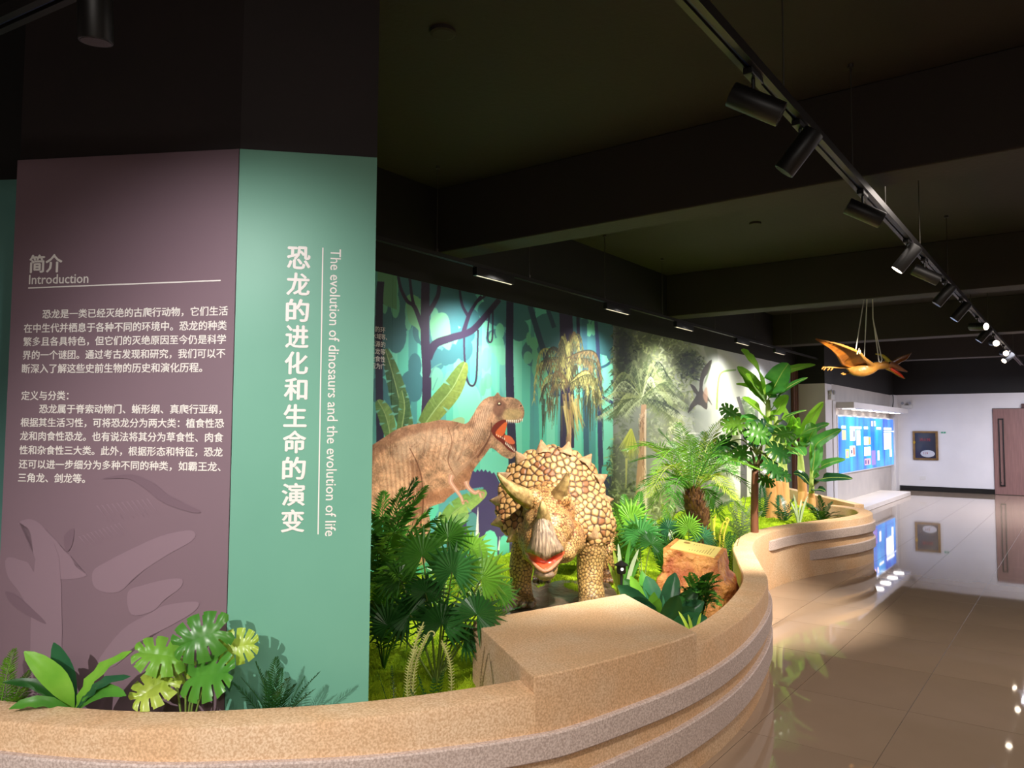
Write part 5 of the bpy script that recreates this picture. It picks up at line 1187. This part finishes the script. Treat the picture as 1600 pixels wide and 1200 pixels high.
banana(1208, 795, 10.6, (1200, 620), .42, [(1198, 630, 1185, 580, 1158, 547, -.6, .15, g_ban), (1200, 625, 1212, 600, 1232, 568, -.3, .17, g_band), (1200, 632, 1180, 605, 1152, 573, .3, .12, g_fresh), (1200, 632, 1180, 607, 1165, 586, -.5, .13, g_ban), (1204, 622, 1225, 582, 1274, 570, -.2, .07, g_fresh), (1198, 635, 1180, 608, 1150, 600, .2, .05, g_ban),
        (1205, 640, 1225, 610, 1262, 590, -.4, .05, g_band), (1200, 665, 1190, 645, 1160, 622, -.5, .11, g_ban), (1202, 660, 1215, 640, 1232, 618, -.3, .10, g_ban), (1200, 668, 1180, 655, 1132, 660, -.4, .08, g_band), (1206, 668, 1222, 655, 1260, 641, -.6, .035, g_band), (1200, 672, 1210, 665, 1226, 680, -.7, .10, g_band)],
       'tallest banana plant with broad leaves reaching above the mural top', [(1206, 1200, 625, .10), (1216, 1212, 650, .09)])
banana(1222, 792, 11.2, (1222, 660), .5, [(1222, 690, 1235, 650, 1216, 640, -.6, .12, g_ban), (1222, 690, 1240, 665, 1240, 650, -.4, .10, g_ban), (1224, 700, 1240, 680, 1248, 652, -.2, .08, g_fresh), (1224, 705, 1250, 680, 1276, 668, -.6, .16, g_mid), (1222, 700, 1210, 680, 1190, 672, -.3, .12, g_band), (1224, 706, 1245, 700, 1258, 712, -.6, .10, g_band), (1222, 715, 1200, 720, 1170, 724, -.5, .09, g_band)],
       'middle banana plant of the far group with thick tan trunk', [(1222, 1222, 680, .12)])
banana(1253, 788, 11.8, (1250, 680), .55, [(1250, 700, 1262, 665, 1286, 628, -.3, .09, g_ban), (1250, 705, 1262, 690, 1275, 668, -.4, .13, g_mid), (1252, 705, 1240, 690, 1230, 668, -.2, .10, g_ban), (1252, 712, 1236, 705, 1222, 712, -.3, .08, g_band), (1254, 706, 1268, 675, 1296, 662, -.4, .08, g_band)], 'banana plant with an upright light leaf before the white wall corner', [(1254, 1250, 695, .085)])
banana(1268, 790, 11.5, (1268, 700), .35, [(1268, 745, 1268, 715, 1268, 690, -.2, .05, g_fresh), (1268, 745, 1275, 715, 1281, 688, .1, .09, g_band), (1268, 745, 1275, 695, 1315, 671, -.5, .11, g_band), (1268, 752, 1285, 728, 1321, 718, -.4, .08, g_band), (1268, 762, 1285, 748, 1332, 748, -.5, .09, g_dark), (1268, 768, 1275, 765, 1290, 768, -.3, .07, g_dark), (1268, 760, 1255, 745, 1240, 740, 0, .08, g_dark)], 'rightmost banana plant with dark leaves reaching toward the light board', [(1268, 1268, 715, .06)])
# undergrowth at the far end
for (x, y, d_, tips, m_, lb, ll) in ((1160, 825, 8.6, [(1135, 785, 0), (1150, 775, .2), (1165, 780, 0), (1180, 785, .1), (1190, 800, 0), (1125, 805, 0), (1140, 815, -.3)], g_silver, 'silvery fern behind the brown pole', .12),
        (1190, 800, 10.2, [(1172, 770, 0), (1190, 760, 0), (1205, 770, 0), (1175, 790, -.3)], g_blue, 'bluish grassy fern at the foot of the tallest banana plant', .12),
        (1225, 812, 10.0, [(1205, 785, 0), (1218, 775, .1), (1240, 780, 0), (1212, 800, -.3), (1248, 795, 0)], g_blue, 'blue-green tuft between the banana trunks', .12),
        (1285, 806, 10.4, [(1262, 790, 0), (1280, 775, 0), (1300, 785, 0), (1310, 800, -.2), (1268, 800, -.4), (1255, 785, .2), (1318, 806, -.2)], g_deep, 'dark fern in the far corner of the bed', .14),
        (1126, 855, 6.9, [(1110, 830, 0), (1140, 832, .1), (1147, 846, .1), (1120, 845, -.1), (1148, 836, .2)], g_deep, 'dark fern behind the plaque rock', .08),
        (1050, 840, 8.2, [(1020, 800, 0), (1035, 790, .1), (1055, 795, 0), (1070, 800, -.1), (1010, 815, 0), (1040, 812, -.3)], g_yel, 'yellow-green fern at the foot of the mural left of the cycad', .14),
        (1030, 855, 7.6, [(1000, 825, 0), (1020, 815, .1), (1045, 820, 0), (1060, 835, -.1), (1070, 845, 0)], g_mid, 'low fern in front of the printed palm trunk', .12),
        (1138, 866, 6.7, [(1122, 855, 0), (1132, 845, 0), (1146, 848, 0), (1110, 862, -.1)], g_yel, 'yellow grassy tuft right of the plaque rock', .06),
        (1090, 800, 8.8, [(1130, 770, 0), (1150, 780, 0), (1120, 760, .2), (1060, 770, .2), (1040, 760, .3)], g_mid, 'green fern hidden behind the cycad trunk', .16),
        (960, 860, 7.2, [(950, 820, 0), (965, 800, .1), (975, 815, 0), (990, 850, -.2)], g_deep, 'dark fern tucked behind the statue flank', .12)):
    r = plant('low_fern', x, y, d_, lb, 'fern'); fern(r, d_, tips, ll, ll*.09, m_, 20)
fiddle(1142, 862, 6.8, [(1130, 818, 0, 1), (1139, 812, .05, -1), (1118, 805, .3, 0)], 'pair of curled fiddleheads behind the plaque rock', .008, mat('yellow_fiddle', (206, 196, 70), .5))
spiky('pale_stem_plant', 1248, 812, 9.6, [(1240, 772, 0), (1262, 775, 0), (1252, 780, .1), (1236, 785, .1)], 'pale thin upright stems near the far planter rim', g_silver, .014)
spiky('pale_stem_plant', 1115, 850, 7.2, [(1111, 805, 0), (1097, 820, .1), (1104, 832, -.1)], 'single pale cream stalk beside the cycad trunk', g_yel, .016)
# ============================================================ PLAQUE ROCK
RD = 5.35
rk = empty('plaque_rock', at(1095, 940, RD+.1)*[1, 1, 0]+[0, 0, gh(*at(1095, 940, RD)[:2])], 'orange-brown rock with a slanting yellow plaque beside the planter wall', 'rock')
tl, tr, br, bl = at(1056, 841, RD+.28), at(1135, 857, RD+.25), at(1121, 876, RD-.02), at(1036, 857, RD-.02)
m_rock = mat('orange_rock', (140, 70, 30), .45, (206, 146, 78), 8, bump=(26, 1, .04), contrast=1.9, ndetail=7, spec=.4)
gz = rk.location.z
tbm = bmesh.new()
ring0 = [bl, br, tr, tl]
def lerp(a, b, t): return np.asarray(a)*(1-t)+np.asarray(b)*t
lev = []
base_px = [(1040, 925, -.10), (1062, 938, -.16), (1095, 942, -.18), (1128, 942, -.16), (1150, 935, -.05), (1157, 918, .16), (1150, 905, .36), (1100, 890, .40), (1050, 890, .34), (1036, 905, .10)]
top_px = [bl, lerp(bl, br, .33), lerp(bl, br, .66), br, lerp(br, tr, .4), tr, lerp(tr, tl, .25), lerp(tr, tl, .5), tl, lerp(tl, bl, .5)]
bs = []
for k, (x, y, dd) in enumerate(base_px):
    q = at(x, y, RD+dd); q[2] = gz-.03; bs.append(q)
V = []; F = []; NL = 16; M_ = 10
sub = 5
def ringpts(t):
    R = [lerp(bs[k], top_px[k], t) for k in range(M_)]
    cen = np.mean(R, axis=0)
    bul = 1+.16*math.sin(PI*min(1, (1-t)*1.1))*(t < .8)-(.13 if .64 < t < .8 else 0)
    R = [cen+(q-cen)*[bul, bul, 1] for q in R]
    return smooth_curve(R, sub, True) if t < .8 else np.array([lerp(R[k], R[(k+1) % M_], j/sub) for k in range(M_) for j in range(sub)])
for i in range(NL+1):
    t = i/NL; R = ringpts(t)
    for q in R:
        nn = noise.noise(Vector(q*6))*.05+abs(noise.noise(Vector(q*16)))*.03+noise.noise(Vector(q*40))*.008
        f_ = (1 if t < .8 else 0); c_ = np.mean(R, axis=0); d_ = unit(q-c_); V.append(q+d_*nn*f_)
n_ = M_*sub
F = [(i*n_+j, i*n_+(j+1) % n_, (i+1)*n_+(j+1) % n_, (i+1)*n_+j) for i in range(NL) for j in range(n_)]
F.append(tuple(NL*n_+j for j in range(n_)))
autosm(mk('rock_body', V, F, m_rock, rk), 50)
pn = unit(np.cross(br-bl, tl-bl))
def onpl(u_, v_, h=.004): return lerp(lerp(bl, br, u_), lerp(tl, tr, u_), v_)+pn*h
q = [onpl(u_, v_, hh) for hh in (0.0, .008) for (u_, v_) in ((.10, .12), (.92, .12), (.92, .90), (.10, .90))]
mk('plaque', q, [(4, 5, 6, 7), (0, 1, 5, 4), (1, 2, 6, 5), (2, 3, 7, 6), (3, 0, 4, 7)], mat('yellow_plaque', (232, 214, 130), .3, (222, 202, 118), 6), rk, label='yellow plaque with lettering')
gg = G()
for i in range(9):     # faint lines of small writing, not legible in the photograph
    u_ = .42+i*.048
    for v0, v1 in ((.2, .48), (.5, .74)): gg.add([onpl(u_, v0, .0095), onpl(u_+.012, v0, .0095), onpl(u_+.012, v1, .0095), onpl(u_, v1, .0095)], [(0, 1, 2, 3)])
gg.add([onpl(.16+.05*math.cos(a)*1.3+.12, .72+.08*math.sin(a), .0095) for a in np.linspace(0, 2*PI, 14, endpoint=False)], [tuple(range(14))])
gg.mk('plaque_print', mat('brown_print', (150, 118, 60), .5), rk)
# small black lantern
lp_ = at(971, 905, 5.6); lz = gh(lp_[0], lp_[1]); lo = empty('garden_lantern', (lp_[0], lp_[1], lz), 'small black garden lantern on a stake beside the statue', 'lamp')
hz = at(971, 888, 5.6)[2]; X, Y = lp_[:2]
G().tube([(X, Y, lz-.03), (X, Y, hz-.035)], .010, 8).mk('stake', m_lamp, lo)
autosm(G().tube([(X, Y, hz-.04), (X, Y, hz-.03), (X, Y, hz+.02), (X, Y, hz+.022)], [.028, .034, .034, .03], 16).mk('body', m_lamp, lo))
autosm(G().tube([(X, Y, hz+.02), (X, Y, hz+.027), (X, Y, hz+.048), (X, Y, hz+.056)], [.05, .052, .018, .008], 18).mk('cap', m_lamp, lo))
pz = np.array([X, Y, hz-.002])-VA*.035; G().ball(pz, .011, 10, 8).mk('lens', mat('clear_lens', (220, 220, 215), .1, emit=((255, 255, 250), .8)), lo)
# ============================================================ FLYING REPTILE
PD = 9.0; m_pt = mat('ochre_reptile_skin', (160, 112, 46), .45, (120, 80, 34), 6, bump=(30, .5), contrast=1.3, spec=.4); m_wing = mat('orange_wing_skin', (178, 104, 24), .4, (104, 58, 20), 7, trans=.15, bump=(18, .4), contrast=1.4)
pt_ = empty('flying_reptile_model', at(1350, 578, PD), 'orange pterosaur model hanging on white cords above the planter end', 'model')
A3 = lambda x, y, d_=0: at(x, y, PD+d_); pm = PD/FPX
g = G(); 
def limb2(pts, n_=12):
    P = smooth_curve([A3(a, b, c) for a, b, c, r in pts], 5); R = smooth_curve([[r*pm] for *_, r in pts], 5)[:, 0]; g.tube(P, R, n_); g.ball(P[0], R[0], 10, 8); g.ball(P[-1], R[-1], 10, 8)
limb2([(1326, 575, .05, 4), (1335, 579, .02, 8), (1348, 578, 0, 11), (1360, 576, 0, 9), (1370, 572, 0, 6.5), (1380, 571, 0, 6.5), (1388, 570, 0, 6.5), (1394, 571, 0, 5)])
limb2([(1330, 573, .05, 3.5), (1312, 574, .0, 2.2), (1296, 574, -.02, 1.8), (1288, 574, -.02, 1.6)]); limb2([(1334, 581, .12, 3), (1325, 583, .12, 2), (1316, 585, .1, 1.5)])
limb2([(1362, 570, -.05, 4), (1350, 560, -.2, 3), (1340, 550, -.35, 2.6), (1310, 538, -.5, 2), (1275, 529.5, -.6, .7)])
limb2([(1372, 570, .05, 3.5), (1392, 566, .3, 2.4), (1404, 560, .5, 2), (1424, 551, .7, .6)])
bd = g.mk('body', m_pt, pt_); md = bd.modifiers.new('r', 'REMESH'); md.mode = 'VOXEL'; md.voxel_size = .011; md.use_smooth_shade = True; md = bd.modifiers.new('s', 'SMOOTH'); md.iterations = 3
def membrane(name, edge, inner, m):
    E1 = smooth_curve([A3(*p) for p in edge], 8); E2 = smooth_curve([A3(*p) for p in inner], 8); k = 8; V = []; F = []
    for i in range(len(E1)):
        t = i/(len(E1)-1)
        for j in range(k+1): u_ = j/k; V.append(lerp(E1[i], E2[i], u_)+VA*.05*math.sin(PI*u_)*t+VA*.006*math.sin(u_*18))
    F = [(i*(k+1)+j, i*(k+1)+j+1, (i+1)*(k+1)+j+1, (i+1)*(k+1)+j) for i in range(len(E1)-1) for j in range(k)]
    o = mk(name, V, F, m, pt_, smooth=True); md = o.modifiers.new('s', 'SOLIDIFY'); md.thickness = .008; return o
membrane('wing_membrane', [(1275, 529.5, -.6), (1310, 538, -.5), (1340, 550, -.35), (1350, 560, -.2), (1364, 571, -.04)], [(1275, 530, -.6), (1298, 546, -.45), (1309, 560, -.25), (1316, 571, -.08), (1332, 575, .02)], m_wing)
membrane('wing_membrane', [(1424, 551, .7), (1414, 556, .6), (1404, 559, .5), (1392, 565, .3), (1376, 570, .05)], [(1424, 552, .7), (1416, 562, .6), (1408, 566, .5), (1404, 569, .4), (1388, 574, .05)], m_wing)
def cone(name, pts, m, parent=pt_, n_=10, flat=1.0):
    P = smooth_curve([A3(a, b, c) for a, b, c, r in pts], 5); R = smooth_curve([[r*pm] for *_, r in pts], 5)[:, 0]; return G().tube(P, R, n_).mk(name, m, parent, smooth=True)
cone('upper_beak', [(1388, 569, -.02, 5.5), (1396, 571, -.03, 5), (1406, 576, -.05, 3.4), (1418, 581, -.08, 1)], mat('pinkish_brown_beak', (160, 104, 66), .4, (116, 70, 50), 12))
cone('lower_beak', [(1386, 574, 0, 4), (1396, 580, -.03, 2.8), (1406, 587, -.05, 2), (1414, 591.5, -.07, .8)], m_pt)
cone('mouth', [(1392, 576, -.04, 2.2), (1400, 581, -.06, 2.6), (1406, 585, -.08, 2.2), (1412, 590, -.09, .8)], mat('bright_red_tongue', (230, 60, 30), .3))
cone('crest', [(1390, 567, -.02, 4), (1384, 560, 0, 3), (1378, 555, .02, 2), (1368, 553, .04, .8)], mat('yellow_green_crest', (190, 176, 50), .4, (140, 120, 40), 12))
for (x, y, dd) in ((1341, 549, -.38), (1343, 552, -.36), (1339, 553, -.36)): cone('claw', [(x, y, dd, 1.3), (x+1, y-3, dd-.02, .9), (x+1.5, y-5, dd-.03, .3)], mat('pale_claw', (220, 200, 150), .4))
for (x, y) in ((1284, 576), (1287, 577.5), (1293, 578), (1298, 578)): cone('toe', [(x+3, y-2.5, -.02, 1.2), (x+.6, y, -.03, 1.1), (x, y+1, -.04, .6)], m_pt)
for (x, y) in ((1315, 583.5), (1318, 585)): cone('toe', [(x+3, y-.5, .1, 1.2), (x-1, y+.6, .09, .7)], m_pt)
G().ball(A3(1390, 567, -.06), .012, 8, 6).mk('eye', mat('black_eye', (20, 14, 10), .1), pt_)
mc = mat('white_cord', (214, 210, 200), .6)
bt = 9.85
for (x0, y0, d0, x1, y1, d1) in ((1350, 484, .1, 1337, 547, -.3), (1355, 484, .1, 1350, 566, 0), (1364, 497, .1, 1373, 562, 0), (1365, 503, .1, 1378, 562, 0), (1364, 490, .1, 1364, 499, .1)):
    a, b = A3(x0, y0, d0), A3(x1, y1, d1)
    if y0 < 495:
        a[2] = 3.175; a[1] = max(a[1], 9.76)
    G().tube([a, b], .006, 6).mk('cord', mc, pt_)
G().tube([A3(1372.5, 560, 0), A3(1373.5, 565, -.02), A3(1376, 567, -.03), A3(1378, 562, 0)], .006, 6).mk('cord', mc, pt_)
# ============================================================ LIGHT BOARD AND FAR WALL
BX = XL-.02
lb = empty('light_board', (BX, 20, .7), 'long glowing blue information board on the left far wall', 'light board')
y0b, y1b, z0b, z1b = 16.85, 23.3*.995, .71, 1.90
y1b = 22.58
bevel(G().box((XL-.12, y0b-.04, z0b-.03), (XL-.045, y1b, z1b+.03)).mk('frame', mat('silver_frame', (225, 225, 228), .3, metal=.2), lb))
mb = bpy.data.materials.new('blue_glow'); mb.use_nodes = True; nt = mb.node_tree; N = nt.nodes; L = nt.links; bs_ = N['Principled BSDF']; tc = N.new('ShaderNodeTexCoord'); mp_ = N.new('ShaderNodeMapping'); mp_.inputs['Scale'].default_value = (1, 1.0, .25)
nz_ = N.new('ShaderNodeTexNoise'); nz_.inputs['Scale'].default_value = 1.6; L.new(tc.outputs['Object'], mp_.inputs[0]); L.new(mp_.outputs[0], nz_.inputs['Vector'])
cr_ = N.new('ShaderNodeValToRGB'); cr_.color_ramp.elements[0].position = .35; cr_.color_ramp.elements[0].color = lin((14, 50, 190)); cr_.color_ramp.elements[1].position = .68; cr_.color_ramp.elements[1].color = lin((30, 170, 240)); L.new(nz_.outputs[0], cr_.inputs[0])
L.new(cr_.outputs[0], bs_.inputs['Emission Color']); bs_.inputs['Emission Strength'].default_value = 1.0; bs_.inputs['Base Color'].default_value = (.01, .03, .1, 1); bs_.inputs['Roughness'].default_value = .25
G().box((XL-.05, y0b, z0b), (XL-.035, y1b-.03, z1b)).mk('screen', mb, lb, label='glowing blue screen')
def bq(px0, py0, px1, py1, col, e=.95, nm='panel_print', lift=.0):
    m_ = mat('glow_%d_%d_%d' % col, col, .5, emit=(col, e)); X_ = XL-.033+lift
    a, b = onx(px0, py0, X_), onx(px1, py1, X_); c1 = onx(px0, py1, X_)
    y0_, y1_ = a[1], b[1]; z1_, z0_ = a[2], c1[2]
    G().box((X_-.001, y0_, z0_), (X_, y1_, z1_)).mk(nm, m_, lb)
wh = (240, 244, 250)
for (x0, y0, x1, y1, c) in ((1315, 665, 1321.5, 669.5, wh), (1328, 666, 1346, 670, wh), (1350, 666.5, 1356, 670.5, wh), (1369.5, 667.5, 1376.5, 671, wh), (1381, 668, 1393, 672, wh), (1381, 673.5, 1408, 674.8, wh),
        (1315.5, 672, 1322, 687.5, (196, 150, 120)), (1328, 671, 1336.5, 688.5, wh), (1338, 672, 1344.5, 696, wh), (1350, 682.5, 1357, 695.5, wh), (1357, 683, 1360.5, 694.5, (232, 140, 80)), (1350.5, 698.5, 1360.5, 712.5, wh), (1351, 717, 1360.5, 727, (190, 130, 140)),
        (1381, 676, 1393, 702.5, wh), (1390, 702, 1393.5, 714, wh), (1399, 676.5, 1407.5, 697.5, wh), (1321, 702, 1327, 716, (150, 230, 90)), (1328, 697, 1336.5, 713.5, wh), (1361.5, 704, 1368.5, 727, (110, 96, 170)), (1371, 704, 1374.5, 719.5, (226, 214, 214)), (1361.5, 658, 1364, 666, (240, 180, 190)), (1366, 658, 1368, 666, (240, 180, 190))):
    bq(x0, y0, x1, y1, c)
for (x0, y0, x1, y1, c) in ((1333.5, 673, 1335.5, 683, (40, 70, 110)), (1333, 699, 1336, 711, (216, 80, 70)), (1329.5, 703, 1332, 709, (60, 60, 90)), (1322.3, 705, 1325.5, 714, (226, 130, 150)), (1352, 719, 1354, 725, (60, 60, 110)), (1356, 719, 1358, 725, (60, 60, 110))): bq(x0, y0, x1, y1, c, nm='panel_picture', lift=.002)
# canopy with downlights over the board
cn = empty('light_shelf', (XL, 19, 2.05), 'white canopy over the blue board with a row of bright downlights', 'canopy')
bevel(G().box((XL-.12, YJ+.75, 2.06), (XL+.36, 22.4, 2.18)).mk('shelf', m_white, cn, label='white box shelf'))
m_dl = mat('downlight', (255, 250, 240), .4, emit=((255, 246, 235), 6))
for k in range(7):
    y = 17.0+k*.82; G().tube([(XL+.13, y, 2.062), (XL+.13, y, 2.052)], .12, 18).mk('downlight', m_dl, cn)
    spot('downlight_light', (XL+.13, y, 2.04), (XL+.05, y, 0), 16, 110, .8, (1, .95, .9), .05, parent=cn)
# cabinet
fc = empty('fire_cabinet', (-3.4, YF, .83), 'gold-framed dark glass cabinet set in the far white wall', 'cabinet')
m_gold = mat('gold_frame', (150, 112, 60), .35, (110, 80, 44), 12, metal=.5); fx0, fx1, fz0, fz1 = -3.69, -3.09, .83, 1.60
bevel(G().box((fx0, YF-.04, fz0), (fx0+.055, YF, fz1)).box((fx1-.055, YF-.04, fz0), (fx1, YF, fz1)).box((fx0+.055, YF-.04, fz0), (fx1-.055, YF, fz0+.05)).box((fx0+.055, YF-.04, fz1-.05), (fx1-.055, YF, fz1)).mk('frame', m_gold, fc), .005)
G().box((fx0+.05, YF-.02, fz0+.05), (fx1-.05, YF-.005, fz1-.05)).mk('glass_door', mat('dark_cabinet_glass', (36, 32, 46), .12), fc)
mw_ = mat('pale_print', (190, 190, 196), .5); mr2 = mat('red_print', (150, 40, 44), .4)
G().add([(-3.34+.17*math.cos(a), YF-.0215, 1.0+.095*math.sin(a)) for a in np.linspace(0, 2*PI, 22, endpoint=False)], [tuple(range(22))[::-1]]).mk('oval_label', mw_, fc)
for s_, x, z, h_ in (('消火栓', -3.53, 1.33, .085), ('119', -3.44, .98, .06)): letter('cabinet_lettering', s_, (x, YF-.023, z), (1, 0, 0), Z3, h=h_, m=mr2, parent=fc, bold=.01)
G().ball((-3.65, YF-.05, 1.3), (.03, .02, .045), 12, 8).mk('lock', mat('brass', (190, 150, 50), .3, metal=.6), fc)
# exit sign, twin emergency lights, socket
es = empty('exit_sign', (-2.96, YF, 1.55), 'tiny green sign right of the gold-framed cabinet', 'sign'); bevel(G().box((-3.01, YF-.02, 1.545), (-2.91, YF, 1.585)).mk('plate', mat('green_sign', (20, 110, 84), .4, emit=((20, 130, 90), .3)), es), .002)
G().box((-2.98, YF-.022, 1.557), (-2.94, YF-.0199, 1.573)).mk('mark', mw_, es)
def twin(x, y, z, ax_, label):
    r = empty('emergency_light', (x, y, z), label, 'light fitting'); m_ = mat('emergency_light_plastic', (206, 204, 200), .4); X_ = np.array([1, 0, 0]) if ax_ == 0 else np.array([0, 1, 0]); N_ = np.array([0, -1, 0]) if ax_ == 0 else np.array([1, 0, 0])
    c = np.array([x, y, z]); a = c-X_*.13; b = c+X_*.13+N_*.06+Z3*.1
    lo_, hi_ = np.minimum(a, b), np.maximum(a, b); bevel(G().box(tuple(lo_), tuple(hi_)).mk('battery_box', m_, r), .006)
    for s_ in (-1, 1):
        p = c+X_*s_*.09+N_*.03+Z3*.15; autosm(G().tube([p-N_*.03, p+N_*.03, p+N_*.045], [.03, .048, .048], 16).mk('lamp_head', m_, r)); G().tube([p+N_*.044, p+N_*.047], .038, 16).mk('lens', mat('lens_grey', (150, 152, 160), .15), r)
twin(-3.82, YF, 2.20, 0, 'white twin-head emergency light on the far wall beside the canopy end')
twin(XL+.0, 16.05, 2.22, 1, 'emergency light box by the corner above the canopy start')
so = bevel(G().box((-3.55, YF-.008, .30), (-3.40, YF, .40)).mk('wall_socket', mat('socket_plastic', (214, 210, 206), .4), None, label='white double socket low on the far wall', cat='socket', base=(-3.475, YF, .3)), .002)
pw = smooth_curve([(XL+.02, 22.3, 2.57), (XL+.03, 22.3, 2.4), (XL+.01, 22.25, 2.2)], 6); G().tube(pw, .012, 6).mk('hanging_cable', m_blk, None, label='black cable running down the wall above the canopy end', cat='cable')
